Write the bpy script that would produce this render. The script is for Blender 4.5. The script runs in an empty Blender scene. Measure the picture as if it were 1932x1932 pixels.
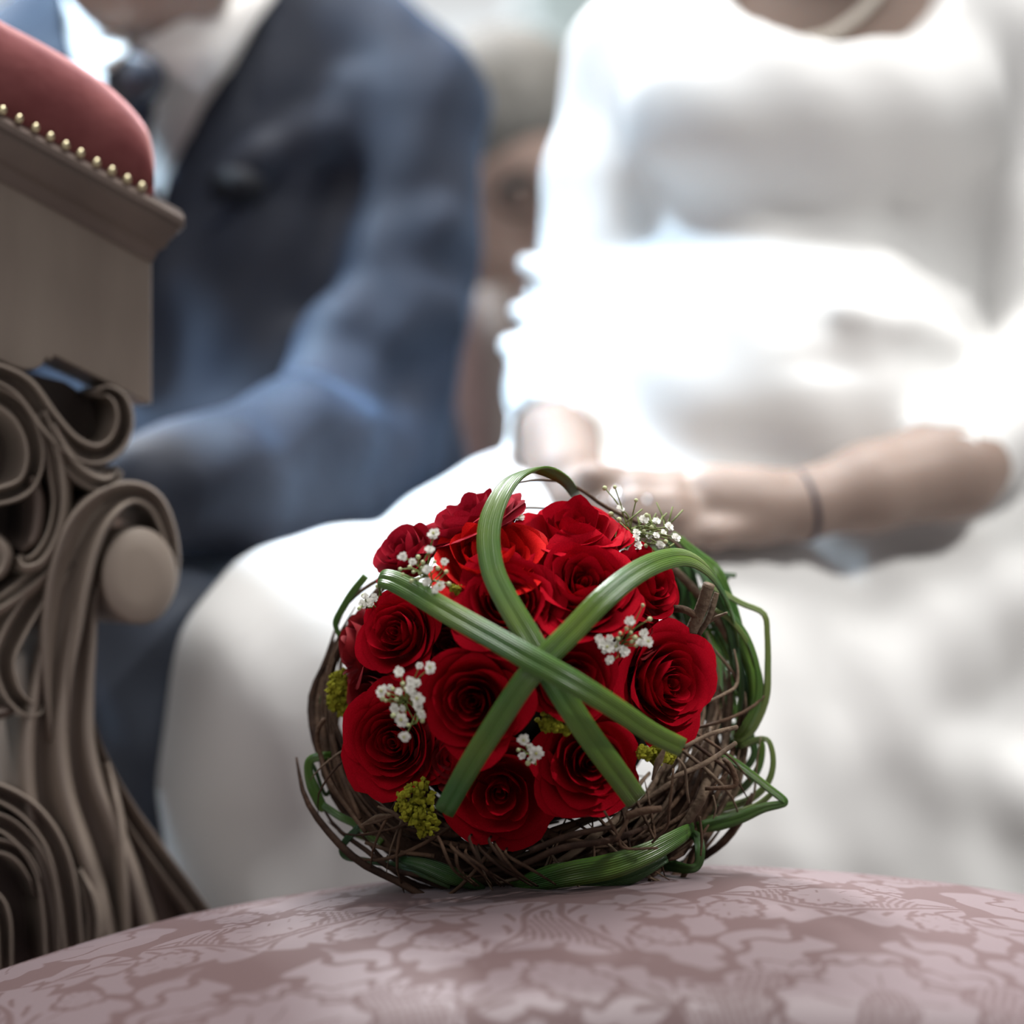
import bpy, math, random
import numpy as np
from mathutils import Vector, Matrix, Quaternion
random.seed(7); np.random.seed(7)
S = bpy.context.scene
COL = S.collection
PI = math.pi

# ------------------------------------------------------------------ camera, world, lights, exposure
F = 6000.0           # focal length in pixels of the 1932 px frame
CZ = 0.75            # camera height
cam_d = bpy.data.cameras.new('camera'); cam = bpy.data.objects.new('camera', cam_d); COL.objects.link(cam)
cam.location = (0, 0, CZ); cam.rotation_euler = (PI/2, 0, 0)
cam_d.sensor_width = 36.0; cam_d.lens = F/1932*36.0
cam_d.clip_start = 0.05; cam_d.clip_end = 60
cam_d.dof.use_dof = True; cam_d.dof.focus_distance = 2.045
LENS_OPENING = 0.056
cam_d.dof.aperture_fstop = cam_d.lens/1000/LENS_OPENING
S.camera = cam
S.view_settings.view_transform = 'Standard'; S.view_settings.look = 'None'
S.view_settings.gamma = 1.0; S.view_settings.exposure = -0.12
S.view_settings.use_curve_mapping = False

W = bpy.data.worlds.new('world'); S.world = W; W.use_nodes = True
W.node_tree.nodes['Background'].inputs[0].default_value = (0.93, 0.95, 1.0, 1)
W.node_tree.nodes['Background'].inputs[1].default_value = 0.22

def area(name, loc, target, sx, sy, power, col):
    l = bpy.data.lights.new(name, 'AREA'); l.shape = 'RECTANGLE'; l.size = sx; l.size_y = sy
    l.energy = power; l.color = col
    o = bpy.data.objects.new(name, l); COL.objects.link(o); o.location = loc
    o.rotation_euler = (Vector(target)-Vector(loc)).to_track_quat('-Z', 'Y').to_euler()
    return o
area('clerestory_light', (0.3, 2.35, 3.6), (0.1, 2.40, 0.6), 2.2, 1.4, 168, (1.0, 0.985, 0.96))
area('rear_window_light', (-1.2, 4.9, 3.9), (0.15, 2.2, 0.5), 0.5, 0.5, 330, (0.97, 0.98, 1.0))
area('front_fill_light', (-1.6, 0.0, 2.6), (0.0, 2.2, 0.6), 1.6, 1.6, 24, (1.0, 0.97, 0.95))  # added soft fill that lifts the fronts facing the camera

lw = area('left_blue_fill', (-1.0, 2.45, 2.5), (-.26, 2.64, .86), .4, .4, 7.5, (0.58, 0.80, 1.0)); lw.data.spread = math.radians(26)  # added blue lamp in mid-air, gives the jacket its blue highlights
sp = bpy.data.lights.new('gown_spot', 'SPOT'); sp.energy = 260; sp.spot_size = math.radians(24); sp.spot_blend = .8; sp.shadow_soft_size = .10; sp.color = (1.0, .985, .95)  # added spot lamp, brightens the gown and its skirt
spo = bpy.data.objects.new('gown_spot', sp); COL.objects.link(spo); spo.location = (1.9, 1.2, 2.6)
spo.rotation_euler = (Vector((0.10, 2.46, .40))-spo.location).to_track_quat('-Z', 'Y').to_euler()

# ------------------------------------------------------------------ helpers
def P(px, py, Y):
    return Vector(((px-966)*Y/F, Y, CZ-(py-966)*Y/F))

def setprops(o, label=None, cat=None, group=None, kind=None):
    if label: o['label'] = label
    if cat: o['category'] = cat
    if group: o['group'] = group
    if kind: o['kind'] = kind
    return o

def thing(name, label, cat, loc, group=None):
    o = bpy.data.objects.new(name, None); COL.objects.link(o); o.location = loc
    o.empty_display_size = 0.05
    return setprops(o, label, cat, group)

def wloc(p):
    v = Vector((0, 0, 0))
    while p is not None:
        v = v + Vector(p.location); p = p.parent
    return v

def mk(name, verts, faces, mat, parent=None, smooth=True, loc=None, label=None, world=True):
    """verts in world space; the object is parented to a chain of pure translations"""
    v = np.asarray(verts, dtype=np.float64).reshape(-1, 3)
    if world:
        base = wloc(parent) if parent is not None else Vector((0, 0, 0))
        if loc is None:
            c = (v.min(0)+v.max(0))/2; loc = Vector((c[0], c[1], v[:, 2].min()))
        loc = Vector(loc)
        v = v-np.array(loc)
        ol = loc-base
    else:
        ol = loc or (0, 0, 0)
    me = bpy.data.meshes.new(name)
    me.from_pydata(v.tolist(), [], faces if isinstance(faces, list) else faces.tolist())
    me.update()
    if smooth:
        me.polygons.foreach_set('use_smooth', [True]*len(me.polygons))
    if mat: me.materials.append(mat)
    o = bpy.data.objects.new(name, me); COL.objects.link(o); o.location = ol
    if parent is not None: o.parent = parent
    if label: o['label'] = label
    return o

class MB:
    def __init__(self): self.v = []; self.f = []
    def add(self, v, f):
        b = len(self.v); self.v += [tuple(p) for p in v]; self.f += [tuple(i+b for i in q) for q in f]
        return self
    def build(self, name, mat, parent=None, **k): return mk(name, self.v, self.f, mat, parent, **k)

def box(mn, mx):
    x0, y0, z0 = mn; x1, y1, z1 = mx
    v = [(x0,y0,z0),(x1,y0,z0),(x1,y1,z0),(x0,y1,z0),(x0,y0,z1),(x1,y0,z1),(x1,y1,z1),(x0,y1,z1)]
    f = [(0,3,2,1),(4,5,6,7),(0,1,5,4),(1,2,6,5),(2,3,7,6),(3,0,4,7)]
    return v, f

def sphere(c, r, nu=12, nv=8):
    if not hasattr(r, '__len__'): r = (r, r, r)
    v = [(c[0], c[1], c[2]-r[2])]
    for j in range(1, nv):
        a = -PI/2+PI*j/nv
        for i in range(nu):
            b = 2*PI*i/nu
            v.append((c[0]+r[0]*math.cos(a)*math.cos(b), c[1]+r[1]*math.cos(a)*math.sin(b), c[2]+r[2]*math.sin(a)))
    v.append((c[0], c[1], c[2]+r[2])); n = len(v)-1
    f = []
    for i in range(nu): f.append((0, 1+(i+1) % nu, 1+i))
    for j in range(nv-2):
        for i in range(nu):
            a = 1+j*nu+i; b = 1+j*nu+(i+1) % nu
            f.append((a, b, b+nu, a+nu))
    for i in range(nu): f.append((n, 1+(nv-2)*nu+i, 1+(nv-2)*nu+(i+1) % nu))
    return v, f

def catmull(pts, n):
    """resample a list of tuples (any dimension) to n samples with a Catmull-Rom spline"""
    p = np.asarray(pts, float)
    if len(p) == 2:
        t = np.linspace(0, 1, n)[:, None]; return p[0]*(1-t)+p[1]*t
    q = np.vstack([2*p[0]-p[1], p, 2*p[-1]-p[-2]])
    out = []
    m = len(p)-1
    for s in np.linspace(0, m, n):
        i = min(int(s), m-1); t = s-i
        a, b, c, d = q[i], q[i+1], q[i+2], q[i+3]
        out.append(0.5*((2*b)+(-a+c)*t+(2*a-5*b+4*c-d)*t*t+(-a+3*b-3*c+d)*t**3))
    return np.array(out)

def tube(pts, rad, n=None, sides=6, res=14):
    p = catmull(pts, n or res); m = len(p)
    rad = np.interp(np.linspace(0, 1, m), np.linspace(0, 1, len(rad)), rad) if hasattr(rad, '__len__') else np.full(m, rad)
    T = np.gradient(p, axis=0); T /= np.linalg.norm(T, axis=1)[:, None]+1e-12
    up = np.array([0, 0, 1.0]) if abs(T[0][2]) < .9 else np.array([1.0, 0, 0])
    N = np.cross(T[0], up); N /= np.linalg.norm(N)
    v = []; f = []
    for i in range(m):
        N = N-T[i]*np.dot(N, T[i]); N /= np.linalg.norm(N)+1e-12
        B = np.cross(T[i], N)
        for k in range(sides):
            a = 2*PI*k/sides
            v.append(tuple(p[i]+rad[i]*(math.cos(a)*N+math.sin(a)*B)))
    for i in range(m-1):
        for k in range(sides):
            a = i*sides+k; b = i*sides+(k+1) % sides
            f.append((a, b, b+sides, a+sides))
    f.append(tuple(range(sides))[::-1]); f.append(tuple((m-1)*sides+k for k in range(sides)))
    return v, f

# ---- implicit bodies: rounded cones and ellipsoids smoothly joined, surfaced by dual contouring
class Field:
    def __init__(s, lo, hi, h):
        s.lo = np.array(lo, float); s.h = h
        s.n = np.ceil((np.array(hi)-s.lo)/h).astype(int)+1
        s.F = np.full(s.n, 0.1, np.float32)
    def _blk(s, lo, hi, pad=0.075):
        a = np.clip(np.floor((np.array(lo)-pad-s.lo)/s.h).astype(int), 0, s.n)
        b = np.clip(np.ceil((np.array(hi)+pad-s.lo)/s.h).astype(int)+1, 0, s.n)
        sl = tuple(slice(i, j) for i, j in zip(a, b))
        ax = [s.lo[i]+s.h*np.arange(a[i], b[i]) for i in range(3)]
        return sl, np.meshgrid(*ax, indexing='ij', sparse=True)
    def _join(s, sl, d, k, sub):
        A = s.F[sl]
        if sub:
            d = -d
            if k > 0:
                h = np.clip(0.5-0.5*(d-A)/k, 0, 1); s.F[sl] = (A*h+d*(1-h))+k*h*(1-h)
                s.F[sl] = np.where(h > 1-1e-9, A, s.F[sl])
            else: s.F[sl] = np.maximum(A, d)
        else:
            if k > 0:
                h = np.clip(0.5+0.5*(d-A)/k, 0, 1); s.F[sl] = d*(1-h)+A*h-k*h*(1-h)
            else: s.F[sl] = np.minimum(A, d)
    def cone(s, a, b, ra, rb, k=0.03, sub=False):
        a = np.array(a, float); b = np.array(b, float); r = max(ra, rb)
        sl, (x, y, z) = s._blk(np.minimum(a, b)-r, np.maximum(a, b)+r)
        ab = b-a; L = ab.dot(ab)+1e-12
        t = np.clip(((x-a[0])*ab[0]+(y-a[1])*ab[1]+(z-a[2])*ab[2])/L, 0, 1)
        d = np.sqrt((x-a[0]-t*ab[0])**2+(y-a[1]-t*ab[1])**2+(z-a[2]-t*ab[2])**2)-(ra+(rb-ra)*t)
        s._join(sl, d.astype(np.float32), k, sub); return s
    def chain(s, pts, k=0.03, sub=False):
        for (a, ra), (b, rb) in zip(pts[:-1], pts[1:]): s.cone(a, b, ra, rb, k, sub)
        return s
    def ell(s, c, r, k=0.03, rot=None, sub=False):
        c = np.array(c, float); r = np.array(r, float); R = r.max()
        sl, (x, y, z) = s._blk(c-R, c+R)
        X, Y, Z = x-c[0], y-c[1], z-c[2]
        if rot is not None:
            M = np.array(rot.to_matrix()).T
            X, Y, Z = (M[i][0]*X+M[i][1]*Y+M[i][2]*Z for i in range(3))
        k0 = np.sqrt((X/r[0])**2+(Y/r[1])**2+(Z/r[2])**2); k1 = np.sqrt((X/r[0]**2)**2+(Y/r[1]**2)**2+(Z/r[2]**2)**2)+1e-9
        s._join(sl, (k0*(k0-1)/k1).astype(np.float32), k, sub); return s
    def func(s, fn):
        ax = [s.lo[i]+s.h*np.arange(s.n[i]) for i in range(3)]
        s.F = fn(s.F, *np.meshgrid(*ax, indexing='ij', sparse=True)).astype(np.float32); return s
    def mesh(s):
        G = s.F.copy(); G[0] = G[-1] = 0.1; G[:, 0] = G[:, -1] = 0.1; G[:, :, 0] = G[:, :, -1] = 0.1
        I = G < 0
        n = np.array(G.shape)-1
        cnt = np.zeros(n, np.int8)
        for d in np.ndindex(2, 2, 2):
            cnt += I[d[0]:d[0]+n[0], d[1]:d[1]+n[1], d[2]:d[2]+n[2]]
        act = (cnt > 0) & (cnt < 8)
        idx = np.full(n, -1, np.int64); c = np.argwhere(act); idx[act] = np.arange(len(c))
        acc = np.zeros((len(c), 3)); w = np.zeros(len(c))
        for ax in range(3):
            o = [i for i in range(3) if i != ax]
            for d in np.ndindex(2, 2):
                p = c.copy(); p[:, o[0]] += d[0]; p[:, o[1]] += d[1]
                q = p.copy(); q[:, ax] += 1
                f0 = G[p[:, 0], p[:, 1], p[:, 2]]; f1 = G[q[:, 0], q[:, 1], q[:, 2]]
                m = (f0 < 0) != (f1 < 0)
                t = np.where(m, f0/(f0-f1+1e-12), 0)
                pt = p.astype(float); pt[:, ax] += t
                acc[m] += pt[m]; w[m] += 1
        V = s.lo+s.h*acc/w[:, None]
        faces = []
        for ax in range(3):
            u, v = (ax+1) % 3, (ax+2) % 3
            a = [slice(None)]*3; b = [slice(None)]*3; a[ax] = slice(0, -1); b[ax] = slice(1, None)
            ch = I[tuple(a)] != I[tuple(b)]
            e = np.argwhere(ch); ins = I[tuple(a)][ch]
            ok = (e[:, u] > 0) & (e[:, v] > 0) & (e[:, u] < n[u]) & (e[:, v] < n[v]) & (e[:, ax] < n[ax])
            e = e[ok]; ins = ins[ok]
            def cell(du, dv):
                q = e.copy(); q[:, u] -= du; q[:, v] -= dv
                return idx[q[:, 0], q[:, 1], q[:, 2]]
            quad = np.stack([cell(1, 1), cell(0, 1), cell(0, 0), cell(1, 0)], 1)
            quad[~ins] = quad[~ins][:, ::-1]
            faces.append(quad)
        return V, np.vstack(faces)
    def build(s, name, mat, parent, label=None):
        v, f = s.mesh(); return mk(name, v, f, mat, parent, label=label)

# ------------------------------------------------------------------ materials
def mat(name, col, rough=0.6, spec=0.3, sheen=0, sheen_col=None, metal=0, sss=0, noise=None, bump=0, bscale=200, trans=0, stretch=None):
    m = bpy.data.materials.new(name); m.use_nodes = True
    nt = m.node_tree; b = nt.nodes['Principled BSDF']
    b.inputs['Base Color'].default_value = (*col, 1); b.inputs['Roughness'].default_value = rough
    b.inputs['Specular IOR Level'].default_value = spec; b.inputs['Metallic'].default_value = metal
    if sheen:
        b.inputs['Sheen Weight'].default_value = sheen; b.inputs['Sheen Roughness'].default_value = 0.4
        b.inputs['Sheen Tint'].default_value = (*(sheen_col or (1, 1, 1)), 1)
    if sss:
        b.inputs['Subsurface Weight'].default_value = sss; b.inputs['Subsurface Radius'].default_value = (1, .35, .2)
        b.inputs['Subsurface Scale'].default_value = 0.01
    tc = None
    def coords():
        t = nt.nodes.new('ShaderNodeTexCoord')
        if stretch:
            mp = nt.nodes.new('ShaderNodeMapping'); mp.inputs['Scale'].default_value = stretch
            nt.links.new(t.outputs['Object'], mp.inputs['Vector']); return mp.outputs[0]
        return t.outputs['Object']
    if noise:
        sc, c2, lo, hi = noise
        n = nt.nodes.new('ShaderNodeTexNoise'); n.inputs['Scale'].default_value = sc; n.inputs['Detail'].default_value = 5
        nt.links.new(coords(), n.inputs['Vector'])
        r = nt.nodes.new('ShaderNodeValToRGB'); r.color_ramp.elements[0].position = lo; r.color_ramp.elements[1].position = hi
        r.color_ramp.elements[0].color = (*col, 1); r.color_ramp.elements[1].color = (*c2, 1)
        nt.links.new(n.outputs['Fac'], r.inputs[0]); nt.links.new(r.outputs[0], b.inputs['Base Color'])
    if bump:
        n2 = nt.nodes.new('ShaderNodeTexNoise'); n2.inputs['Scale'].default_value = bscale; n2.inputs['Detail'].default_value = 4
        nt.links.new(coords(), n2.inputs['Vector'])
        bp = nt.nodes.new('ShaderNodeBump'); bp.inputs['Strength'].default_value = bump; bp.inputs['Distance'].default_value = 0.002
        nt.links.new(n2.outputs['Fac'], bp.inputs['Height']); nt.links.new(bp.outputs[0], b.inputs['Normal'])
    if trans:
        t = nt.nodes.new('ShaderNodeBsdfTranslucent'); mx = nt.nodes.new('ShaderNodeMixShader'); mx.inputs[0].default_value = trans
        src = b.inputs['Base Color'].links
        if src: nt.links.new(src[0].from_socket, t.inputs['Color'])
        else: t.inputs['Color'].default_value = (*col, 1)
        out = nt.nodes['Material Output']
        nt.links.new(b.outputs[0], mx.inputs[1]); nt.links.new(t.outputs[0], mx.inputs[2]); nt.links.new(mx.outputs[0], out.inputs['Surface'])
    return m

M = {}
M['petal'] = mat('red_petal', (0.31, 0.0015, 0.009), .75, .03, sheen=.0, sheen_col=(1, .08, .12), noise=(45, (0.43, 0.003, 0.014), .35, .7), bump=.12, bscale=420, trans=.14)
M['petal_warm'] = mat('bright_red_petal', (0.50, 0.004, 0.007), .75, .04, sheen=.0, sheen_col=(1, .1, .1), noise=(45, (0.66, 0.014, 0.012), .35, .7), bump=.12, bscale=420, trans=.25)
M['petal_dusky'] = mat('dusky_red_petal', (0.27, 0.005, 0.016), .75, .04, sheen=.12, sheen_col=(1, .25, .3), noise=(45, (0.36, 0.010, 0.026), .35, .7), bump=.12, bscale=420, trans=.2)
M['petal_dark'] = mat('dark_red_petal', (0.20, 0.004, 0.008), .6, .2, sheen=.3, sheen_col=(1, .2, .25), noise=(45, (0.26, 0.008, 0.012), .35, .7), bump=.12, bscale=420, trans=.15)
def veins(m):
    nt = m.node_tree; b = nt.nodes['Principled BSDF']
    a = nt.nodes.new('ShaderNodeAttribute'); a.attribute_name = 'across'
    q = nt.nodes.new('ShaderNodeMath'); q.operation = 'MULTIPLY'; q.inputs[1].default_value = 34
    s_ = nt.nodes.new('ShaderNodeMath'); s_.operation = 'SINE'
    bp = nt.nodes.new('ShaderNodeBump'); bp.inputs['Strength'].default_value = .5; bp.inputs['Distance'].default_value = .0006
    nt.links.new(a.outputs['Fac'], q.inputs[0]); nt.links.new(q.outputs[0], s_.inputs[0]); nt.links.new(s_.outputs[0], bp.inputs['Height']); nt.links.new(bp.outputs[0], b.inputs['Normal'])
M['grass'] = mat('green_blade', (0.036, 0.120, 0.022), .30, .5, noise=(16, (0.11, 0.175, 0.022), .35, .7), trans=.12)
M['grass_pale'] = mat('pale_green_blade', (0.12, 0.19, 0.045), .38, .5, noise=(30, (0.17, 0.22, 0.06), .35, .7), trans=.12)
M['grass_dark'] = mat('dark_green_blade', (0.022, 0.075, 0.02), .4, .45, noise=(30, (0.05, 0.10, 0.02), .35, .7), trans=.12)
for q_ in ('grass', 'grass_pale', 'grass_dark'): veins(M[q_])
M['twig'] = mat('brown_twig', (0.048, 0.026, 0.015), .75, .2, noise=(60, (0.105, 0.06, 0.036), .35, .7), bump=.6, bscale=300)
M['twig_grey'] = mat('grey_twig', (0.085, 0.056, 0.037), .75, .2, noise=(70, (0.18, 0.128, 0.086), .35, .7), bump=.6, bscale=300)
M['twig_dark'] = mat('dark_twig', (0.024, 0.013, 0.009), .8, .15, noise=(60, (0.06, 0.032, 0.02), .35, .7), bump=.6, bscale=300)
M['white_floret'] = mat('white_floret', (0.78, 0.77, 0.72), .6, .2, trans=.2)
M['floret_heart'] = mat('floret_heart', (0.42, 0.42, 0.16), .6, .2)
M['bud'] = mat('flower_bud', (0.42, 0.45, 0.24), .55, .3)
M['fine_stem'] = mat('fine_stem', (0.16, 0.20, 0.06), .6, .2)
M['moss'] = mat('yellow_green_moss', (0.16, 0.16, 0.012), .8, .1, noise=(90, (0.34, 0.33, 0.03), .35, .65), trans=.15)
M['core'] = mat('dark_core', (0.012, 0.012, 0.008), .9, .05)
M['wood'] = mat('dusty_brown_wood', (0.18, 0.140, 0.116), .5, .4, noise=(14, (0.28, 0.23, 0.19), .3, .75), bump=.25, bscale=80, stretch=(1, 1, .18))
M['wood_dark'] = mat('dark_brown_wood', (0.080, 0.058, 0.050), .45, .4, noise=(14, (0.14, 0.105, 0.088), .3, .75), bump=.25, bscale=80, stretch=(1, 1, .18))
M['velvet'] = mat('red_velvet', (0.135, 0.036, 0.038), .9, .1, sheen=.9, sheen_col=(1, .55, .52), noise=(22, (0.21, 0.068, 0.068), .3, .72), bump=.3, bscale=120)
M['brass'] = mat('old_brass', (0.62, 0.55, 0.36), .28, .5, metal=1)
M['suit'] = mat('navy_wool', (0.015, 0.020, 0.034), .7, .25, sheen=.15, sheen_col=(.38, .58, .95), noise=(7, (0.022, 0.024, 0.034), .35, .7), bump=.15, bscale=500)
M['trouser'] = mat('slate_wool', (0.072, 0.086, 0.118), .6, .35, sheen=.35, sheen_col=(.6, .8, 1), bump=.15, bscale=500)
M['shirt'] = mat('white_cotton', (0.68, 0.66, 0.64), .7, .2)
M['tie'] = mat('dark_silk', (0.022, 0.024, 0.034), .35, .5)
M['black_cloth'] = mat('black_cloth', (0.006, 0.006, 0.008), .7, .2)
M['gown'] = mat('white_satin', (0.68, 0.676, 0.668), .55, .25, sheen=.1)
M['skin'] = mat('skin', (0.30, 0.215, 0.175), .5, .3, sss=.25)
M['skin_pale'] = mat('pale_skin', (0.27, 0.20, 0.168), .5, .3, sss=.25)
M['skin_guest'] = mat('rosy_skin', (0.42, 0.30, 0.25), .5, .3, sss=.2)
M['pearl'] = mat('pearl', (0.7, 0.64, 0.56), .2, .6)
M['silver'] = mat('silver', (0.85, 0.87, 0.92), .12, .5, metal=1)
M['bracelet'] = mat('dark_cord', (0.05, 0.04, 0.05), .5, .3)
M['grey_hair'] = mat('grey_hair', (0.13, 0.125, 0.113), .7, .2, noise=(40, (0.19, 0.18, 0.165), .35, .7), bump=.5, bscale=150)
M['brown_hair'] = mat('brown_hair', (0.09, 0.055, 0.035), .5, .4, bump=.5, bscale=150)
M['leather'] = mat('brown_leather', (0.075, 0.042, 0.038), .45, .4, noise=(20, (0.10, 0.06, 0.055), .3, .7))
M['wall'] = mat('grey_green_plaster', (0.27, 0.32, 0.315), .9, .1, noise=(3, (0.31, 0.36, 0.36), .3, .7))
M['floor'] = mat('stone_floor', (0.35, 0.33, 0.31), .5, .3, noise=(4, (0.42, 0.40, 0.38), .3, .7))
M['paint'] = mat('white_paint', (0.62, 0.66, 0.68), .6, .3)
M['leafy'] = mat('olive_leaf', (0.12, 0.15, 0.07), .5, .4, noise=(9, (0.22, 0.25, 0.14), .3, .7), trans=.3)
M['pot'] = mat('terracotta', (0.30, 0.15, 0.09), .8, .2)
M['lilac'] = mat('mauve_cloth', (0.14, 0.10, 0.13), .8, .2)
def emis(name, col, st):
    m = bpy.data.materials.new(name); m.use_nodes = True; nt = m.node_tree
    nt.nodes.remove(nt.nodes['Principled BSDF'])
    e = nt.nodes.new('ShaderNodeEmission'); e.inputs[0].default_value = (*col, 1); e.inputs[1].default_value = st
    nt.links.new(e.outputs[0], nt.nodes['Material Output'].inputs[0]); return m
M['daylight'] = emis('window_daylight', (0.97, 0.99, 1.0), 0.82)
M['daylight_blue'] = emis('window_daylight_blue', (0.86, 0.95, 1.0), 0.70)

# ------------------------------------------------------------------ the setting
o = mk('floor', *box((-4, -1.5, -0.1), (4, 6.2, 0)), M['floor'], smooth=False); o['kind'] = 'structure'
WY = 5.6
def wx(px): return (px-966)*WY/F
def wz(py): return CZ-(py-966)*WY/F
win = [(wx(-420), wx(75), wz(110)), (wx(650), wx(1000), wz(72))]
mb = MB(); TOP = 4.2; x = -4.0
for (a, b, zb) in win:
    mb.add(*box((x, WY, 0), (a, WY+.25, TOP))); mb.add(*box((a, WY, 0), (b, WY+.25, zb))); mb.add(*box((a, WY, 3.3), (b, WY+.25, TOP))); x = b
mb.add(*box((x, WY, 0), (4, WY+.25, TOP)))
o = mb.build('wall_back', M['wall'], smooth=False); o['kind'] = 'structure'
for i, (a, b, zb) in enumerate(win):
    fr = MB(); t = .03
    for q in (((a, zb), (a+t, 3.3)), ((b-t, zb), (b, 3.3)), ((a, zb), (b, zb+t)), ((a, 3.3-t), (b, 3.3)), ((a, 2.5), (b, 2.5+t))):
        fr.add(*box((q[0][0], WY+.10, q[0][1]), (q[1][0], WY+.16, q[1][1])))
    w = fr.build('window_%d' % (i+1), M['paint'], smooth=False); w['kind'] = 'structure'
    m_ = M['daylight'] if i else M['daylight_blue']
    mk('pane', *box((a+t, WY+.12, zb+t), (b-t, WY+.13, 2.5)), m_, w, smooth=False)
    mk('pane', *box((a+t, WY+.12, 2.5+t), (b-t, WY+.13, 3.3-t)), m_, w, smooth=False)
    mk('sill', *box((a-.04, WY-.05, zb-.04), (b+.04, WY+.1, zb)), M['paint'], w, smooth=False)

# ------------------------------------------------------------------ the stool with its damask seat
AX, AY, AZ = 0.10, 2.12, 0.512
def seat_z(x, y):
    dx = x-AX; dy = y-AY
    e1 = np.maximum(np.abs(dx)-.47, 0); e2 = np.maximum(1.835-y, 0); e3 = np.maximum(y-2.15+.5*np.maximum(-.22-x, 0), 0)
    return AZ-.33*dx**2-.45*dy**2-5.0*e1**2-14*e2**2-26*e3**2
def leaf(u, v, cx, cy, ln, wd, ang, k):
    c, s = math.cos(ang), math.sin(ang)
    a = (u-cx)*c+(v-cy)*s; b = -(u-cx)*s+(v-cy)*c
    t = np.clip(a/ln, 0, 1)
    w = 1.3*wd*np.sqrt(np.clip(4*t*(1-t), 0, 1))**.8*(0.72+.28*np.abs(np.sin(k*PI*t+.4)))
    d = np.maximum(np.abs(b)-w, np.maximum(-a, a-ln))
    vein = np.minimum(np.abs(b-.12*np.sin(t*5)), np.abs(np.abs(b)-1.1*((a*k/ln+.2) % 1))+(np.abs(b) < .4)*9+(np.abs(b) > w*.75)*9)
    return d, vein
def flower(u, v, cx, cy, R, k, ph):
    a = np.arctan2(v-cy, u-cx)+ph; r = np.hypot(u-cx, v-cy)
    w = 1.12*R*(.70+.30*np.abs(np.cos(k*a/2))**.5)*(1+.05*np.sin(3*k*a))
    vein = np.abs(np.sin(k*a/2))*r+(r < .42*R)*9+(r > .82*R)*9
    return r-w, vein, r/R
def damask(X, Y):
    """woven pattern: 1 = pale satin figure, 0 = rose ground; figure sizes in centimetres"""
    U = (X-0.03)*84; V = (Y-1.53)*84
    U = U+.8*np.sin(V*.21)*.6+.35*np.sin(V*.9+U*.5); V = V+.5*np.sin(U*.31)+.3*np.sin(U*1.1)
    u = np.abs((U+15) % 30-15); v = V % 36
    # broad leaf masses with narrow channels of ground between them
    rs = np.random.RandomState(4); sd = np.column_stack([rs.uniform(0, 15, 30), rs.uniform(0, 36, 30)]); keep = rs.rand(30) < .80
    uw = u+.35*np.sin(v*2.1+u)+.2*np.sin(u*3.7); vw = v+.35*np.sin(u*2.3+v*.6)+.2*np.sin(v*4.1)
    d1 = np.full(X.shape, 99.0); d2 = d1.copy(); k1 = np.zeros(X.shape, bool)
    for (su, sv), kp in zip(sd, keep):
        for dv in (-36, 0, 36):
            q = np.hypot((uw-su)*1.15, vw-sv-dv)
            near = q < d1
            d2 = np.where(near, d1, np.minimum(d2, q)); k1 = np.where(near, kp, k1); d1 = np.where(near, q, d1)
    p = np.clip((d2-d1-.55)/.25, 0, 1)*k1*np.clip((3.6-d1)/.3, 0, 1)
    def put(d, vein=None, vw=.13, hatch=None):
        nonlocal p
        m = np.clip(.5-d/.22, 0, 1)
        val = np.ones_like(p)
        if vein is not None: val = val*np.clip((vein-vw)/.12, 0, 1)
        if hatch is not None:
            st = ((U*2.4) % 1 < .5).astype(float)*.8+.05
            val = np.where(hatch, st, val)
        gap = np.clip((d-.0)/.22, 0, 1); p = np.where((d > 0) & (d < .42), p*.0, p)
        p = p*(1-m)+val*m
    for dv in (0, 36, -36):
        vv = v+dv
        for (cx, cy, ln, wd, an, k) in ((3, 31, 9, 2.6, 1.9, 4), (7, 20, 10, 3.6, .9, 5), (8.5, 5.5, 8, 3, -.5, 4), (2, 2, 6, 2, .3, 3), (13.5, 14, 7, 2.6, 2.4, 4), (10.5, 27, 6.5, 2.6, -.3, 4), (4.5, 24.5, 6, 2.2, 2.5, 3)):
            d, ve = leaf(u, vv, cx, cy, ln, wd, an, k)
            c, s = math.cos(an), math.sin(an); a = (u-cx)*c+(vv-cy)*s; b = -(u-cx)*s+(vv-cy)*c
            put(d, ve, hatch=(b > .35) & (d < -.45) & (a > ln*.2) & (a < ln*.8) if ln > 6.2 else None)
        d, ve, q = flower(u, vv, 0, 13.5, 6.2, 7, PI/2); put(d, ve, hatch=(q < .42))
        d, ve, q = flower(u, vv, 0, 13.5, 1.5, 5, 0); put(d, None)
        d, ve, q = flower(u, vv, 15, 24.0, 4.4, 6, .3); put(d, ve, hatch=(q < .36))
        for (cx, cy, R) in ((5.6, 33.5, 1.2), (12.6, 9.6, 1.3), (14.6, 5.5, 1.9), (10.6, 18.2, 1.1), (0, 27, 2.0), (9.6, 1.6, 1.5), (1.8, 22, 1.2)):
            d, ve, q = flower(u, vv, cx, cy, R, 5, cx); put(d, ve, .06)
    return p
NX, NY = 860, 360
gx = np.linspace(AX-.60, AX+.60, NX); gy = np.linspace(1.735, 2.235, NY)
GX, GY = np.meshgrid(gx, gy, indexing='ij')
GZ = seat_z(GX, GY)
PAT = damask(GX, GY)
GZ = np.maximum(GZ, 0.40)
V_ = np.stack([GX, GY, GZ], -1).reshape(-1, 3)
ii = np.arange(NX*NY).reshape(NX, NY)
Fc = np.stack([ii[:-1, :-1], ii[1:, :-1], ii[1:, 1:], ii[:-1, 1:]], -1).reshape(-1, 4)
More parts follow.
